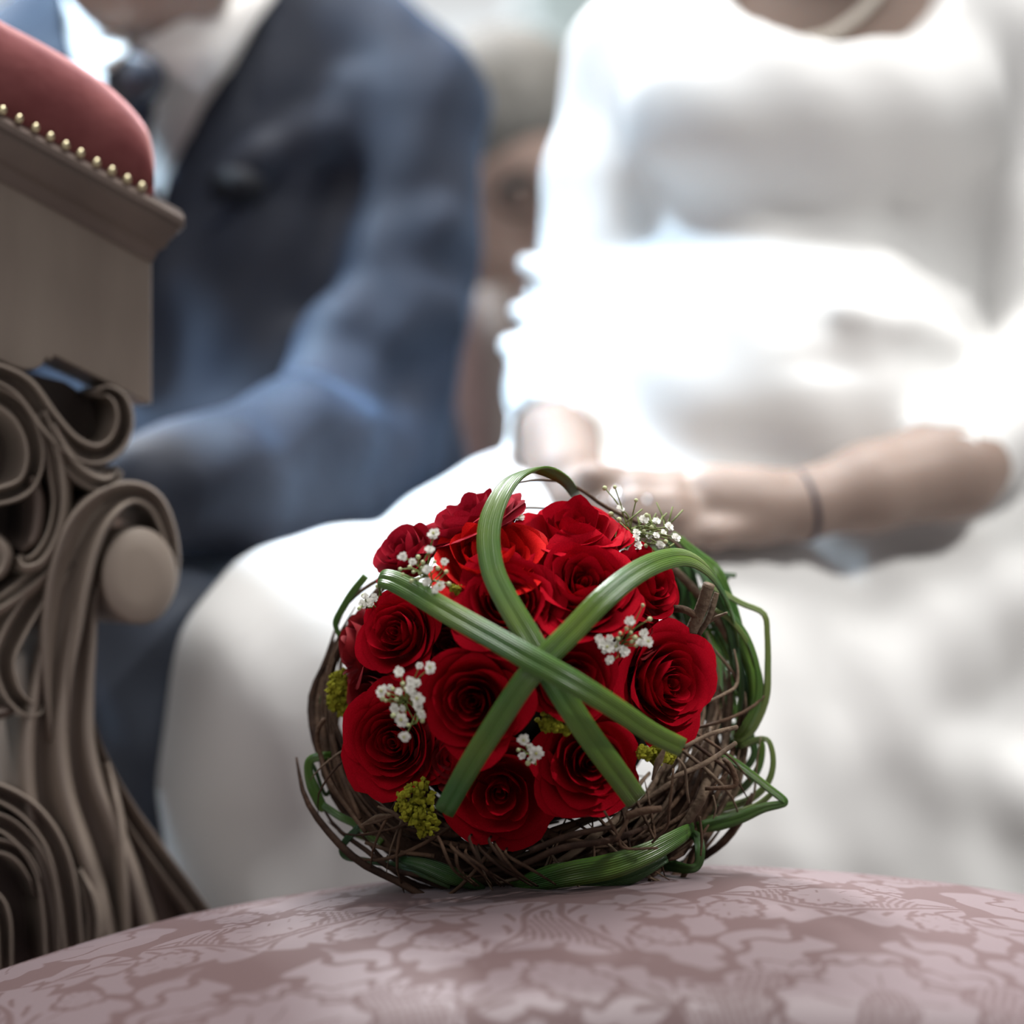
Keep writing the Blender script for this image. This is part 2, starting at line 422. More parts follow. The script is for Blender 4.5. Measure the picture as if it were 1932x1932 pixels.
# skirt and underside
ring = np.concatenate([ii[:, 0], ii[-1, 1:], ii[-2::-1, -1], ii[0, -2:0:-1]])
low = V_[ring].copy(); low[:, 2] = 0.375
nb = len(V_); V_ = np.vstack([V_, low]); R_ = len(ring); k_ = np.arange(R_)
Fs = np.stack([ring, nb+k_, nb+(k_+1) % R_, np.roll(ring, -1)], -1)
stool = thing('upholstered_stool', 'wide stool with domed pink damask seat under the rose bouquet', 'stool', (AX, 1.985, 0))
seat = mk('seat', V_, Fc.tolist()+Fs.tolist()+[tuple(range(nb+R_-1, nb-1, -1))], None, stool)
at = seat.data.attributes.new('weave', 'FLOAT', 'POINT')
at.data.foreach_set('value', np.concatenate([PAT.ravel(), np.zeros(R_)]).astype(np.float32))
m = bpy.data.materials.new('pink_damask'); m.use_nodes = True; nt = m.node_tree; b = nt.nodes['Principled BSDF']
a_ = nt.nodes.new('ShaderNodeAttribute'); a_.attribute_name = 'weave'
mixc = nt.nodes.new('ShaderNodeMix'); mixc.data_type = 'RGBA'
mixc.inputs[6].default_value = (0.105, 0.057, 0.057, 1); mixc.inputs[7].default_value = (0.182, 0.131, 0.140, 1)
nt.links.new(a_.outputs['Fac'], mixc.inputs[0]); nt.links.new(mixc.outputs[2], b.inputs['Base Color'])
mr = nt.nodes.new('ShaderNodeMapRange'); mr.inputs[3].default_value = .68; mr.inputs[4].default_value = .5
nt.links.new(a_.outputs['Fac'], mr.inputs[0]); nt.links.new(mr.outputs[0], b.inputs['Roughness'])
b.inputs['Specular IOR Level'].default_value = .35; b.inputs['Sheen Weight'].default_value = .12
tc = nt.nodes.new('ShaderNodeTexCoord'); mp = nt.nodes.new('ShaderNodeMapping'); mp.inputs['Scale'].default_value = (40, 1100, 1100)
nz = nt.nodes.new('ShaderNodeTexNoise'); nz.inputs['Scale'].default_value = 1; nz.inputs['Detail'].default_value = 2
bp = nt.nodes.new('ShaderNodeBump'); bp.inputs['Strength'].default_value = .25; bp.inputs['Distance'].default_value = .0006
nt.links.new(tc.outputs['Object'], mp.inputs[0]); nt.links.new(mp.outputs[0], nz.inputs['Vector']); nt.links.new(nz.outputs['Fac'], bp.inputs['Height'])
nt.links.new(bp.outputs[0], b.inputs['Normal'])
seat.data.materials.append(m)
mk('seat_rail', *box((AX-.585, 1.75, .29), (AX+.585, 2.225, .376)), M['wood_dark'], stool, smooth=False)
for sx in (-1, 1):
    for y in (1.79, 2.18):
        mk('leg', *tube([(AX+sx*.54, y, 0), (AX+sx*.55, y, .12), (AX+sx*.545, y, .295)], [.018, .022, .034], sides=10), M['wood_dark'], stool)

# ------------------------------------------------------------------ prayer desk (sloping padded top, carved bracket)
FA = math.radians(28); FT = Vector((math.cos(FA), math.sin(FA), 0)); FN = Vector((math.sin(FA), -math.cos(FA), 0))
F0 = P(170, 900, 2.235)
def FP(px, py, h=0.0):
    d = Vector(((px-966)/F, 1.0, -(py-966)/F)); o_ = Vector((0, 0, CZ))
    hf = max(h, 0)
    t = (F0+FN*hf-o_).dot(FN)/d.dot(FN)
    return o_+d*t+FN*(h-hf)
desk = thing('prayer_desk', 'carved brown wooden prayer desk with sloping red velvet padded top', 'prayer desk', (-0.36, 2.25, 0))
def extrude(poly, h0, h1, bev=0.0):
    """closed px outline on the desk's face plane, from height h1 (front) back to h0"""
    n = len(poly); v = []
    cx = sum(p[0] for p in poly)/n; cy = sum(p[1] for p in poly)/n
    for (x_, y_) in poly: v.append(FP(x_, y_, h0))
    for (x_, y_) in poly: v.append(FP(x_, y_, h1-bev))
    f = [tuple(range(n))]
    for i in range(n): f.append((i, n+i, n+(i+1) % n, (i+1) % n))
    if bev:
        for (x_, y_) in poly:
            L = math.hypot(x_-cx, y_-cy); q = 1-bev*2600/max(L, 1)
            v.append(FP(cx+(x_-cx)*q, cy+(y_-cy)*q, h1))
        for i in range(n): f.append((n+i, 2*n+i, 2*n+(i+1) % n, n+(i+1) % n))
        f.append(tuple(range(3*n-1, 2*n-1, -1)))
    else: f.append(tuple(range(2*n-1, n-1, -1)))
    return v, f
def sweep_profile(a, b, prof, cap=True):
    """straight length of moulding: profile points (px dx, py dy, height) carried from px a to px b"""
    n = len(prof); v = []; f = []
    for (ox, oy) in (a, b):
        for (dx, dy, h) in prof: v.append(FP(ox+dx, oy+dy, h))
    for i in range(n): f.append((i, (i+1) % n, n+(i+1) % n, n+i))
    f.append(tuple(range(n))[::-1]); f.append(tuple(range(n, 2*n)))
    return v, f
# padded velvet top: rows from the nail line over the crown
rows = [(-130, -40, 154), (-60, -2, 188), (0, 38, 215), (75, 78, 256), (150, 122, 298), (205, 162, 328), (245, 200, 348), (270, 232, 361), (282, 256, 367), (288, 282, 370), (291, 312, 373), (289, 340, 373), (283, 356, 371), (276, 366, 370)]
v = []; f = []; nr = 14
for (px, yt, yb) in catmull(rows, 40):
    for j in range(nr+1):
        t = j/nr; hh = .012+.022*math.sin(PI*min(1, t*1.0)**.8)*1.0
        y_ = yb+(yt-yb)*math.sin(t*PI/2); h = .028*math.cos(t*PI/2)**.6+.010*math.sin(PI*t)-.004+.0016*math.sin(px*.18+1)*max(0, 1-t*3)
        v.append(FP(px, y_, h))
    for j in range(1, 7):
        t = j/6; v.append(FP(px, yt+(yb-yt)*t*.7+18*math.sin(PI*t), -.16*t))
row = nr+7
for i in range(39):
    for j in range(row-1): f.append((i*row+j, (i+1)*row+j, (i+1)*row+j+1, i*row+j+1))
f.append(tuple(range(row))); f.append(tuple(39*row+j for j in range(row))[::-1])
mk('velvet_pad', v, f, M['velvet'], desk)
# moulding under the pad
prof = [(0, 0, .02), (5, 6, .027), (6, 9, .024), (7, 11, .031), (10, 22, .037), (8, 36, .037), (9, 40, .031), (-2, 46, .030), (-8, 58, .026), (-18, 66, .022), (-26, 84, .016), (-40, 92, .010), (-52, 118, .003), (-60, 122, -.17), (0, 0, -.17)]
prof2 = [(px*.35, py, h) for px, py, h in prof]
mk('moulding', *sweep_profile((-130, 141), (339, 396), [(dx, dy*.84, h) for dx, dy, h in prof]), M['wood_dark'], desk, smooth=False)
# lambrequin-cut apron board
ap = [(-130, 265), (0, 335), (150, 412), (287, 482), (287, 762), (200, 719), (103, 671), (96, 682), (88, 674), (80, 690), (66, 697), (45, 698), (20, 690), (0, 680), (-130, 634)]
mk('apron_board', *extrude(ap, -.05, 0.0, .0012), M['wood'], desk, smooth=False)
mk('back_board', *extrude([(-130, 625), (60, 690), (165, 715), (243, 770), (245, 880), (185, 960), (60, 1100), (20, 1330), (-130, 1340)], -.07, -.045), M['wood_dark'], desk, smooth=False)
# brass nails along the pad's foot
nv, nf = sphere((0, 0, 0), (.0030, .0030, .0034), 12, 8)
nails = [(-58, 186), (-28, 201), (5, 217), (36, 233), (67, 250), (95, 267), (124, 283), (152, 298), (182, 316), (211, 331), (240, 347), (267, 361)]
first = None
for (px, py) in nails:
    c = FP(px, py-9, .034)
    if first is None:
        first = mk('brass_nail', [Vector(q)+c for q in nv], nf, M['brass'], desk, loc=c)
    else:
        q = first.copy(); COL.objects.link(q); q.location = c-wloc(desk)
# carved work: relief bands swept on the face plane
def relief(name, pts, widths, prof, h=0.0, depth=.05, mat_='wood', n=44, lift=None, label=None):
    """pts px path, widths px half-width along it, prof list of (s in -1..1, height m)"""
    p = catmull(pts, n); w = np.interp(np.linspace(0, 1, n), np.linspace(0, 1, len(widths)), widths)
    hl = np.interp(np.linspace(0, 1, n), np.linspace(0, 1, len(lift)), lift) if lift else np.zeros(n)
    T = np.gradient(p, axis=0); T /= np.linalg.norm(T, axis=1)[:, None]
    # keep the width true on the rotated face: measure across in face metres
    s_ = [q[0] for q in prof]; z_ = [q[1] for q in prof]
    ss = np.linspace(-1, 1, 17); zz = np.interp(ss, s_, z_)*1.6
    v = []; f = []; k = len(ss)
    for i in range(n):
        nx, ny = -T[i][1], T[i][0]
        tip = min(1, w[i]/(max(widths)+1e-6)*1.4)
        for s, z in zip(ss, zz): v.append(FP(p[i][0]+nx*s*w[i], p[i][1]+ny*s*w[i], h+hl[i]+z*tip))
        v.append(FP(p[i][0]+nx*w[i], p[i][1]+ny*w[i], h-depth)); v.append(FP(p[i][0]-nx*w[i], p[i][1]-ny*w[i], h-depth))
    k += 2
    for i in range(n-1):
        for j in range(k):
            a = i*k+j; b2 = i*k+(j+1) % k
            f.append((a, b2, b2+k, a+k))
    f.append(tuple(range(k))[::-1]); f.append(tuple((n-1)*k+j for j in range(k)))
    return mk(name, v, f, M[mat_], desk, label=label)
RIDGE = [(-1, 0), (-.8, .004), (-.45, .010), (-.1, .012), (.15, .004), (.45, .003), (.7, .009), (.9, .007), (1, 0)]
ROLL = [(-1, 0), (-.8, .008), (-.4, .013), (0, .015), (.4, .013), (.8, .008), (1, 0)]
HOLLOW = [(-1, 0), (-.9, .010), (-.7, .012), (-.4, .003), (0, -.002), (.4, .003), (.7, .012), (.9, .010), (1, 0)]
FLUTE3 = [(-1, 0), (-.92, .008), (-.75, .010), (-.55, -.006), (-.35, -.005), (-.15, .011), (.05, .012), (.25, -.003), (.5, -.006), (.7, .010), (.9, .011), (1, 0)]
# S-shaped bracket and its volute
relief('bracket', [(168, 1075), (145, 1130), (133, 1200), (120, 1300), (112, 1400), (122, 1500), (152, 1600), (180, 1690), (200, 1790), (205, 1880)], [34, 46, 54, 62, 72, 84, 96, 100, 110, 120], FLUTE3, -.004, .05)
relief('volute_band', [(112, 1400), (110, 1290), (116, 1190), (132, 1085), (160, 1000), (203, 948), (250, 929), (292, 948), (317, 1000), (326, 1060), (318, 1115), (295, 1155), (268, 1170)], [18, 30, 42, 46, 43, 33, 22, 19, 16, 14, 13, 12, 9], HOLLOW, .004, .075, lift=[-.012, -.008, -.002, .002, .002, 0, 0, 0, 0])
v = []; f = []; nn = 40
for j, (q, h) in enumerate(((1.0, -.07), (1.0, .010), (.97, .0145), (.90, .0165), (.5, .018))):
    for i in range(nn):
        a = 2*PI*i/nn; v.append(FP(262+72*q*math.cos(a)-4*math.sin(a), 1086+92*q*math.sin(a)+6*math.cos(a), h))
    if j:
        for i in range(nn): f.append(((j-1)*nn+i, (j-1)*nn+(i+1) % nn, j*nn+(i+1) % nn, j*nn+i))
f.append(tuple(range(4*nn, 5*nn)))
mk('volute_eye', v, f, M['wood'], desk)
relief('bracket_edge', [(182, 1195), (172, 1260), (168, 1330), (190, 1420), (232, 1510), (285, 1590), (340, 1665), (400, 1745), (450, 1810)], [7, 9, 10, 13, 18, 20, 20, 18, 16], HOLLOW, -.018, .04)
relief('bracket_web', [(190, 1400), (225, 1500), (255, 1580), (285, 1660), (300, 1760)], [8, 26, 40, 62, 90], RIDGE, -.030, .03, 'wood_dark')
relief('bracket_rib', [(205, 1440), (222, 1530), (232, 1620), (238, 1700), (240, 1790)], [6, 14, 17, 16, 14], ROLL, -.010, .04)
# acanthus carving over the volute
relief('acanthus_scroll', [(-60, 690), (0, 706), (48, 735), (92, 795), (135, 840), (180, 858), (217, 840), (235, 798), (228, 757), (205, 738), (186, 742)], [18, 20, 24, 24, 22, 22, 20, 19, 16, 12, 7], HOLLOW, .004, .045)
relief('acanthus_scroll', [(98, 800), (122, 850), (150, 885), (182, 905), (208, 905), (226, 885)], [16, 22, 25, 25, 20, 9], RIDGE, .004, .045)
relief('acanthus_scroll', [(-80, 735), (-20, 742), (30, 770), (58, 815), (66, 865), (52, 910), (20, 930), (-30, 940)], [22, 22, 22, 20, 20, 20, 20, 18], HOLLOW, .002, .045)
relief('acanthus_stem', [(82, 775), (102, 830), (112, 890), (116, 950), (104, 1010), (78, 1055), (48, 1066), (36, 1050)], [16, 24, 24, 20, 20, 22, 17, 8], RIDGE, .002, .045)
relief('acanthus_stem', [(60, 900), (72, 950), (66, 1010), (44, 1040)], [14, 18, 16, 8], ROLL, -.008, .04, 'wood_dark')
relief('acanthus_leaf', [(150, 965), (128, 1010), (100, 1060), (50, 1110), (-10, 1150), (-70, 1170)], [14, 22, 26, 24, 20, 16], RIDGE, -.004, .04)
relief('acanthus_leaf', [(96, 1080), (66, 1130), (30, 1190), (8, 1250), (22, 1305), (50, 1335), (70, 1338), (70, 1322)], [12, 24, 26, 24, 20, 18, 14, 7], HOLLOW, -.006, .04)
relief('acanthus_leaf', [(-70, 1000), (-20, 1010), (10, 1040), (0, 1080), (-40, 1090)], [12, 14, 16, 14, 10], ROLL, -.006, .04)
relief('acanthus_leaf', [(-80, 1330), (-30, 1345), (10, 1342), (40, 1330)], [22, 22, 16, 8], ROLL, -.012, .03, 'wood_dark')
# fan of fluted leaves at the foot
for (pts, wd) in (([(-60, 1485), (0, 1497), (60, 1535), (105, 1600), (128, 1690), (140, 1800)], [16, 20, 22, 22, 24, 22]),
                  ([(-60, 1545), (0, 1552), (45, 1585), (80, 1640), (96, 1720), (100, 1810)], [16, 20, 20, 20, 20, 18]),
                  ([(-60, 1592), (0, 1596), (36, 1612), (62, 1648), (72, 1690)], [14, 16, 16, 14, 6]),
                  ([(-40, 1690), (-10, 1700), (6, 1740), (10, 1830)], [16, 18, 18, 16])):
    relief('fan_leaf', pts, wd, HOLLOW, .006, .05)
relief('fan_leaf', [(150, 1640), (175, 1700), (182, 1760), (172, 1830)], [8, 20, 22, 18], RIDGE, .006, .04)
# plain lower frame down to the floor (below the picture)
mk('upright', *extrude([(-130, 1000), (-60, 1000), (-60, 1520), (60, 1560), (110, 1800), (330, 1840), (330, 2900), (-130, 2900)], -.10, -.03), M['wood_dark'], desk, smooth=False)
fl = FP(0, 0, 0)
mk('plinth', *extrude([(-130, 2720), (330, 2720), (330, 2930), (-130, 2930)], -.16, -.02), M['wood_dark'], desk, smooth=False)

# ------------------------------------------------------------------ the bouquet
BY = 2.11
BC = P(990, 1268, BY)
bouquet = thing('bridal_bouquet', 'round bouquet of red roses in a twig nest with looped green grass blades', 'bouquet', P(985, 1680, 2.05))
BB = wloc(bouquet)
def BQ(px, py, R=.125, back=0.0):
    """point on the bouquet's ball of radius R seen at (px, py); outside it, the rim set back by `back`"""
    dx = (px-990)/(F/BY); dz = -(py-1268)/(F/BY); d = math.hypot(dx, dz)
    y = -math.sqrt(max(R*R-d*d, 0)) if d < R else back
    return P(px, py, BY+y)
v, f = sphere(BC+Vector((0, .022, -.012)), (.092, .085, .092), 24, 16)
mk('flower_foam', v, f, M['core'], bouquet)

def petal(r, h, half, curl, tip, seed, tilt, n=13, m=11):
    rn = random.Random(seed); v = []; f = []
    ph = rn.uniform(0, 6); wob = rn.uniform(.015, .045); side = rn.uniform(.02, .10)
    for i in range(n):
        u = -1+2*i/(n-1)
        vm = 1-.40*abs(u)**2.7+tip*math.exp(-(u/.22)**2)+.025*math.sin(3*u+ph)
        for j in range(m):
            t = j/(m-1)*vm
            rho = r*(.30+.70*math.sin(min(t, 1)*PI*.52)**.75)*(1-side*u)
            z = h*t*(1+.10*math.sin(1.7*u+ph*3)*t)
            if t > .62:
                c = (t-.62)/.38
                rho += curl*r*.42*c*c; z -= curl*h*.30*c*c*c
            rho += tilt*t*r
            a = u*half*(.35+.65*min(1, t*1.6)**.6)
            rho += wob*math.sin(4*a+ph)*t*t*r+.012*math.sin(9*u+ph*2)*t**3
            v.append((rho*math.cos(a), rho*math.sin(a), z+.035*t*t*math.sin(4*u+ph)))
    for i in range(n-1):
        for j in range(m-1):
            a = i*m+j; f.append((a, a+m, a+m+1, a+1))
    return v, f
def spiral_heart(seed, r0=.045, r1=.20, turns=2.3, h=.80, n=60, m=7):
    v = []; f = []; rn = random.Random(seed); ph = rn.uniform(0, 6)
    for i in range(n):
        t = i/(n-1); a = ph+turns*2*PI*t; r = r0+(r1-r0)*t
        hh = h*(.93+.07*math.sin(a*1.3+ph))
        for j in range(m):
            q = j/(m-1); rr = r*(.75+.3*math.sin(q*PI*.6)); v.append((rr*math.cos(a), rr*math.sin(a), hh*q))
    for i in range(n-1):
        for j in range(m-1):
            a = i*m+j; f.append((a, a+m, a+m+1, a+1))
    # floor disc of the flower
    b0 = len(v); v.append((0, 0, .02))
    for i in range(14): v.append((.34*math.cos(2*PI*i/14), .34*math.sin(2*PI*i/14), .03))
    for i in range(14): f.append((b0, b0+1+i, b0+1+(i+1) % 14))
    return v, f
KINDS = {}
def rose_kind(key, seed, openness, npet, hr=1.0):
    """meshes of one kind of rose: heart, then petals (mesh, rotation)"""
    rn = random.Random(seed); out = []
    v, f = spiral_heart(seed, h=.84*hr)
    me = bpy.data.meshes.new('rose'); me.from_pydata(v, [], f); me.polygons.foreach_set('use_smooth', [True]*len(f))
    hm = me
    for i in range(npet):
        t = i/(npet-1)
        r = .17+.70*t**.92
        h = (.84+.16*math.sin(PI*min(1, t*1.15))-.12*t*t*openness)*hr*rn.uniform(.95, 1.05)
        half = math.radians(88-24*t)
        curl = max(0, (t-.2)/.8)**1.3*(.22+.42*openness)*rn.uniform(.5, 1.3)
        v, f = petal(r, h, half, curl, rn.uniform(-.03, .12)*(t > .3), rn.randint(0, 9999), .06*t*openness)
        a = i*2.399+rn.uniform(-.25, .25); c, s = math.cos(a), math.sin(a)
        v = [(x*c-y*s, x*s+y*c, z) for x, y, z in v]
        pm = bpy.data.meshes.new('petal'); pm.from_pydata(v, [], f); pm.polygons.foreach_set('use_smooth', [True]*len(f))
        out.append(pm)
    for i in range(4):
        v, f = petal(.84+.05*openness, .70*hr, math.radians(rn.uniform(48, 62)), rn.uniform(.45, .85), rn.uniform(.0, .06), rn.randint(0, 9999), .07)
        a = i*1.75+rn.uniform(-.4, .4); c, s = math.cos(a), math.sin(a)
        pm = bpy.data.meshes.new('petal'); pm.from_pydata([(x*c-y*s, x*s+y*c, z) for x, y, z in v], [], f); pm.polygons.foreach_set('use_smooth', [True]*len(f))
        out.append(pm)
    KINDS[key] = (hm, out)
rose_kind('open', 11, 1.1, 22); rose_kind('half', 23, .9, 19); rose_kind('cup', 37, .6, 16, 1.08); rose_kind('full', 51, 1.15, 26); rose_kind('bud', 67, .9, 12)
MATKIND = {}
def with_mat(me, mk_):
    key = (me.name, mk_)
    if key not in MATKIND:
        q = me.copy(); q.name = me.name.split('.')[0]; q.materials.clear(); q.materials.append(M[mk_]); MATKIND[key] = q
    return MATKIND[key]
def rose(px, py, rpx, kind, mk_, spin, R=.122, w=.85, back=.0, dirv=None, sq=1.0):
    c = BQ(px, py, R, back)
    n = (c-BC).normalized()*w+Vector((0, -1, .12))*(1-w)
    if dirv: n = Vector(dirv)
    n.normalize()
    s = rpx*1.05/(F/(c.y))/1.02
    q = n.to_track_quat('Z', 'Y') @ Quaternion((0, 0, 1), spin)
    org = c-n*s*.80
    hm, pets = KINDS[kind]
    o = bpy.data.objects.new('rose', with_mat(hm, mk_)); COL.objects.link(o); o.parent = bouquet
    o.location = org-BB; o.rotation_mode = 'QUATERNION'; o.rotation_quaternion = q; o.scale = (s, s, s)
    for pm in pets:
        p = bpy.data.objects.new('petal', with_mat(pm, mk_)); COL.objects.link(p); p.parent = o
    return o
ROSES = [
    (882, 968, 96, 'open', 'petal_dusky', 0.3, dict(R=.122, w=.9, dirv=(-.42, -.22, .88))),
    (757, 1035, 70, 'cup', 'petal_dusky', 1.2, dict(dirv=(-.55, -.45, .62))),
    (922, 1038, 104, 'half', 'petal_warm', 2.0, dict(R=.120, dirv=(-.10, -.62, .78))),
    (1088, 985, 96, 'half', 'petal', 0.9, dict(R=.120, dirv=(.10, -.45, .90))),
    (1105, 1096, 108, 'open', 'petal', 4.0, dict(R=.124, dirv=(.12, -.80, .55))),
    (958, 1132, 92, 'full', 'petal', 5.1, dict(R=.124, dirv=(-.05, -.86, .42))),
    (1232, 1102, 70, 'cup', 'petal', 2.6, dict(R=.118, dirv=(.62, -.62, .35))),
    (742, 1192, 78, 'half', 'petal', 3.3, dict(R=.124, dirv=(-.45, -.82, .22))),
    (664, 1222, 66, 'cup', 'petal_dark', 0.2, dict(R=.118, dirv=(-.95, -.25, .08))),
    (890, 1325, 96, 'open', 'petal', 1.0, dict(R=.128, dirv=(-.16, -.98, -.02))),
    (738, 1402, 94, 'full', 'petal', 2.9, dict(R=.122, dirv=(-.30, -.92, -.02))),
    (942, 1500, 102, 'bud', 'petal', 0.5, dict(R=.122, dirv=(-.05, -.92, -.20))),
    (1116, 1440, 94, 'open', 'petal', 3.9, dict(R=.122, dirv=(.15, -.95, -.05))),
    (1078, 1282, 78, 'half', 'petal', 0.0, dict(R=.112, dirv=(.15, -.98, .05))),
    (1272, 1290, 100, 'full', 'petal', 1.7, dict(R=.122, dirv=(.62, -.78, .02))),
    (1182, 1255, 76, 'cup', 'petal_dark', 2.2, dict(R=.095, dirv=(.35, -.9, .2))),
    (846, 1215, 78, 'cup', 'petal_dark', 4.4, dict(R=.098, dirv=(-.2, -.9, .2))),
    (1190, 1180, 66, 'half', 'petal_dark', 5.4, dict(R=.105, dirv=(.4, -.85, .2))),
    (700, 1310, 60, 'cup', 'petal_dark', 1.4, dict(R=.108, dirv=(-.6, -.8, .0))),
    (855, 1430, 62, 'cup', 'petal_dark', 3.4, dict(R=.105, dirv=(-.2, -.95, -.1))),
    (1100, 1480, 70, 'cup', 'petal_dark', 3.0, dict(R=.105, dirv=(.1, -.9, -.4))),
]
for (px, py, r, kd, mt, sp, kw) in ROSES: rose(px, py, r, kd, mt, sp, **kw)

def ribbon(pts, widths, mt, n=36, arch=.18, twist=None, name='grass_blade', th=.0005, front=0.0):
    """flat grass blade: pts world points; its face looks away from the bouquet's heart"""
    p = catmull(pts, n); m_ = len(p)
    w = np.interp(np.linspace(0, 1, m_), np.linspace(0, 1, len(widths)), widths)/2
    tw = np.interp(np.linspace(0, 1, m_), np.linspace(0, 1, len(twist)), twist) if twist else np.zeros(m_)
    T = np.gradient(p, axis=0); T /= np.linalg.norm(T, axis=1)[:, None]+1e-12
    bc = np.array(BC); v = []; f = []; prev = None
    for i in range(m_):
        o_ = p[i]-bc; o_ = o_/np.linalg.norm(o_)*(1-front)+np.array([.25, -1, .1])*front; o_ = o_-T[i]*np.dot(o_, T[i]); L = np.linalg.norm(o_)
        o_ = o_/L if L > 1e-6 else prev
        if prev is not None:
            q = prev-T[i]*np.dot(prev, T[i]); q /= np.linalg.norm(q)+1e-9; o_ = q*.55+o_*.45; o_ /= np.linalg.norm(o_)
        prev = o_
        s = np.cross(T[i], o_)
        c, d = math.cos(tw[i]), math.sin(tw[i])
        N = o_*c+s*d; B = s*c-o_*d
        for k in (-1, -.55, -.12, 0, .12, .55, 1):
            lift = -arch*w[i]*(k*k)*1.0-(.10*w[i] if k == 0 else 0)
            v.append(p[i]+B*w[i]*k+N*lift)
        for k in (1, 0, -1): v.append(p[i]+B*w[i]*k*.96+N*(-arch*w[i]*k*k-th*2-.10*w[i]))
    K = 10
    for i in range(m_-1):
        for k in range(K):
            a = i*K+k; b2 = i*K+(k+1) % K
            f.append((a, b2, b2+K, a+K))
    f.append(tuple(range(K))[::-1]); f.append(tuple((m_-1)*K+k for k in range(K)))
    ob = mk(name, v, f, M[mt], bouquet)
    at_ = ob.data.attributes.new('across', 'FLOAT', 'POINT'); at_.data.foreach_set('value', ([-1, -.55, -.12, 0, .12, .55, 1, .96, 0, -.96]*m_))
    return ob
px2m = BY/F
def G(lst, R=.150):
    """(px, py[, depth offset from the bouquet's middle]) to world"""
    return [P(q[0], q[1], BY+q[2]) if len(q) > 2 else BQ(q[0], q[1], R) for q in lst]
wpx = lambda *a: [x_*px2m*.93 for x_ in a]
# the three crossing blades
ribbon(G([(1085, 932, -.01), (1065, 905, -.03), (1035, 887, -.045), (1008, 882, -.055), (968, 898, -.072), (938, 940, -.092), (921, 1000, -.108), (928, 1070, -.122), (955, 1130, -.132), (1000, 1205, -.142), (1055, 1300, -.146), (1110, 1385, -.142), (1165, 1460, -.130), (1203, 1512, -.112)]),
       wpx(20, 26, 34, 42, 46, 46, 48, 48, 48, 46), 'grass', 60, twist=[.9, .9, .3, 0, 0, 0, 0, 0])
ribbon(G([(716, 1118, -.075), (712, 1098, -.085), (722, 1090, -.092), (760, 1104, -.105), (850, 1157, -.135), (930, 1202, -.152), (1000, 1242, -.160), (1080, 1286, -.160), (1160, 1335, -.150), (1230, 1382, -.132), (1290, 1412, -.115)]),
       wpx(16, 30, 40, 44, 46, 46, 48, 46, 42, 40, 38), 'grass', 60)
ribbon(G([(836, 1535, -.118), (880, 1455, -.135), (930, 1375, -.148), (985, 1292, -.154), (1030, 1240, -.153), (1080, 1190, -.148), (1140, 1128, -.138), (1200, 1080, -.118), (1255, 1054, -.095), (1300, 1050, -.070), (1340, 1075, -.045), (1372, 1125, -.02), (1392, 1190, .0), (1398, 1260, .02)]),
       wpx(40, 44, 46, 46, 46, 46, 46, 44, 40, 38, 34, 28, 20), 'grass', 64)
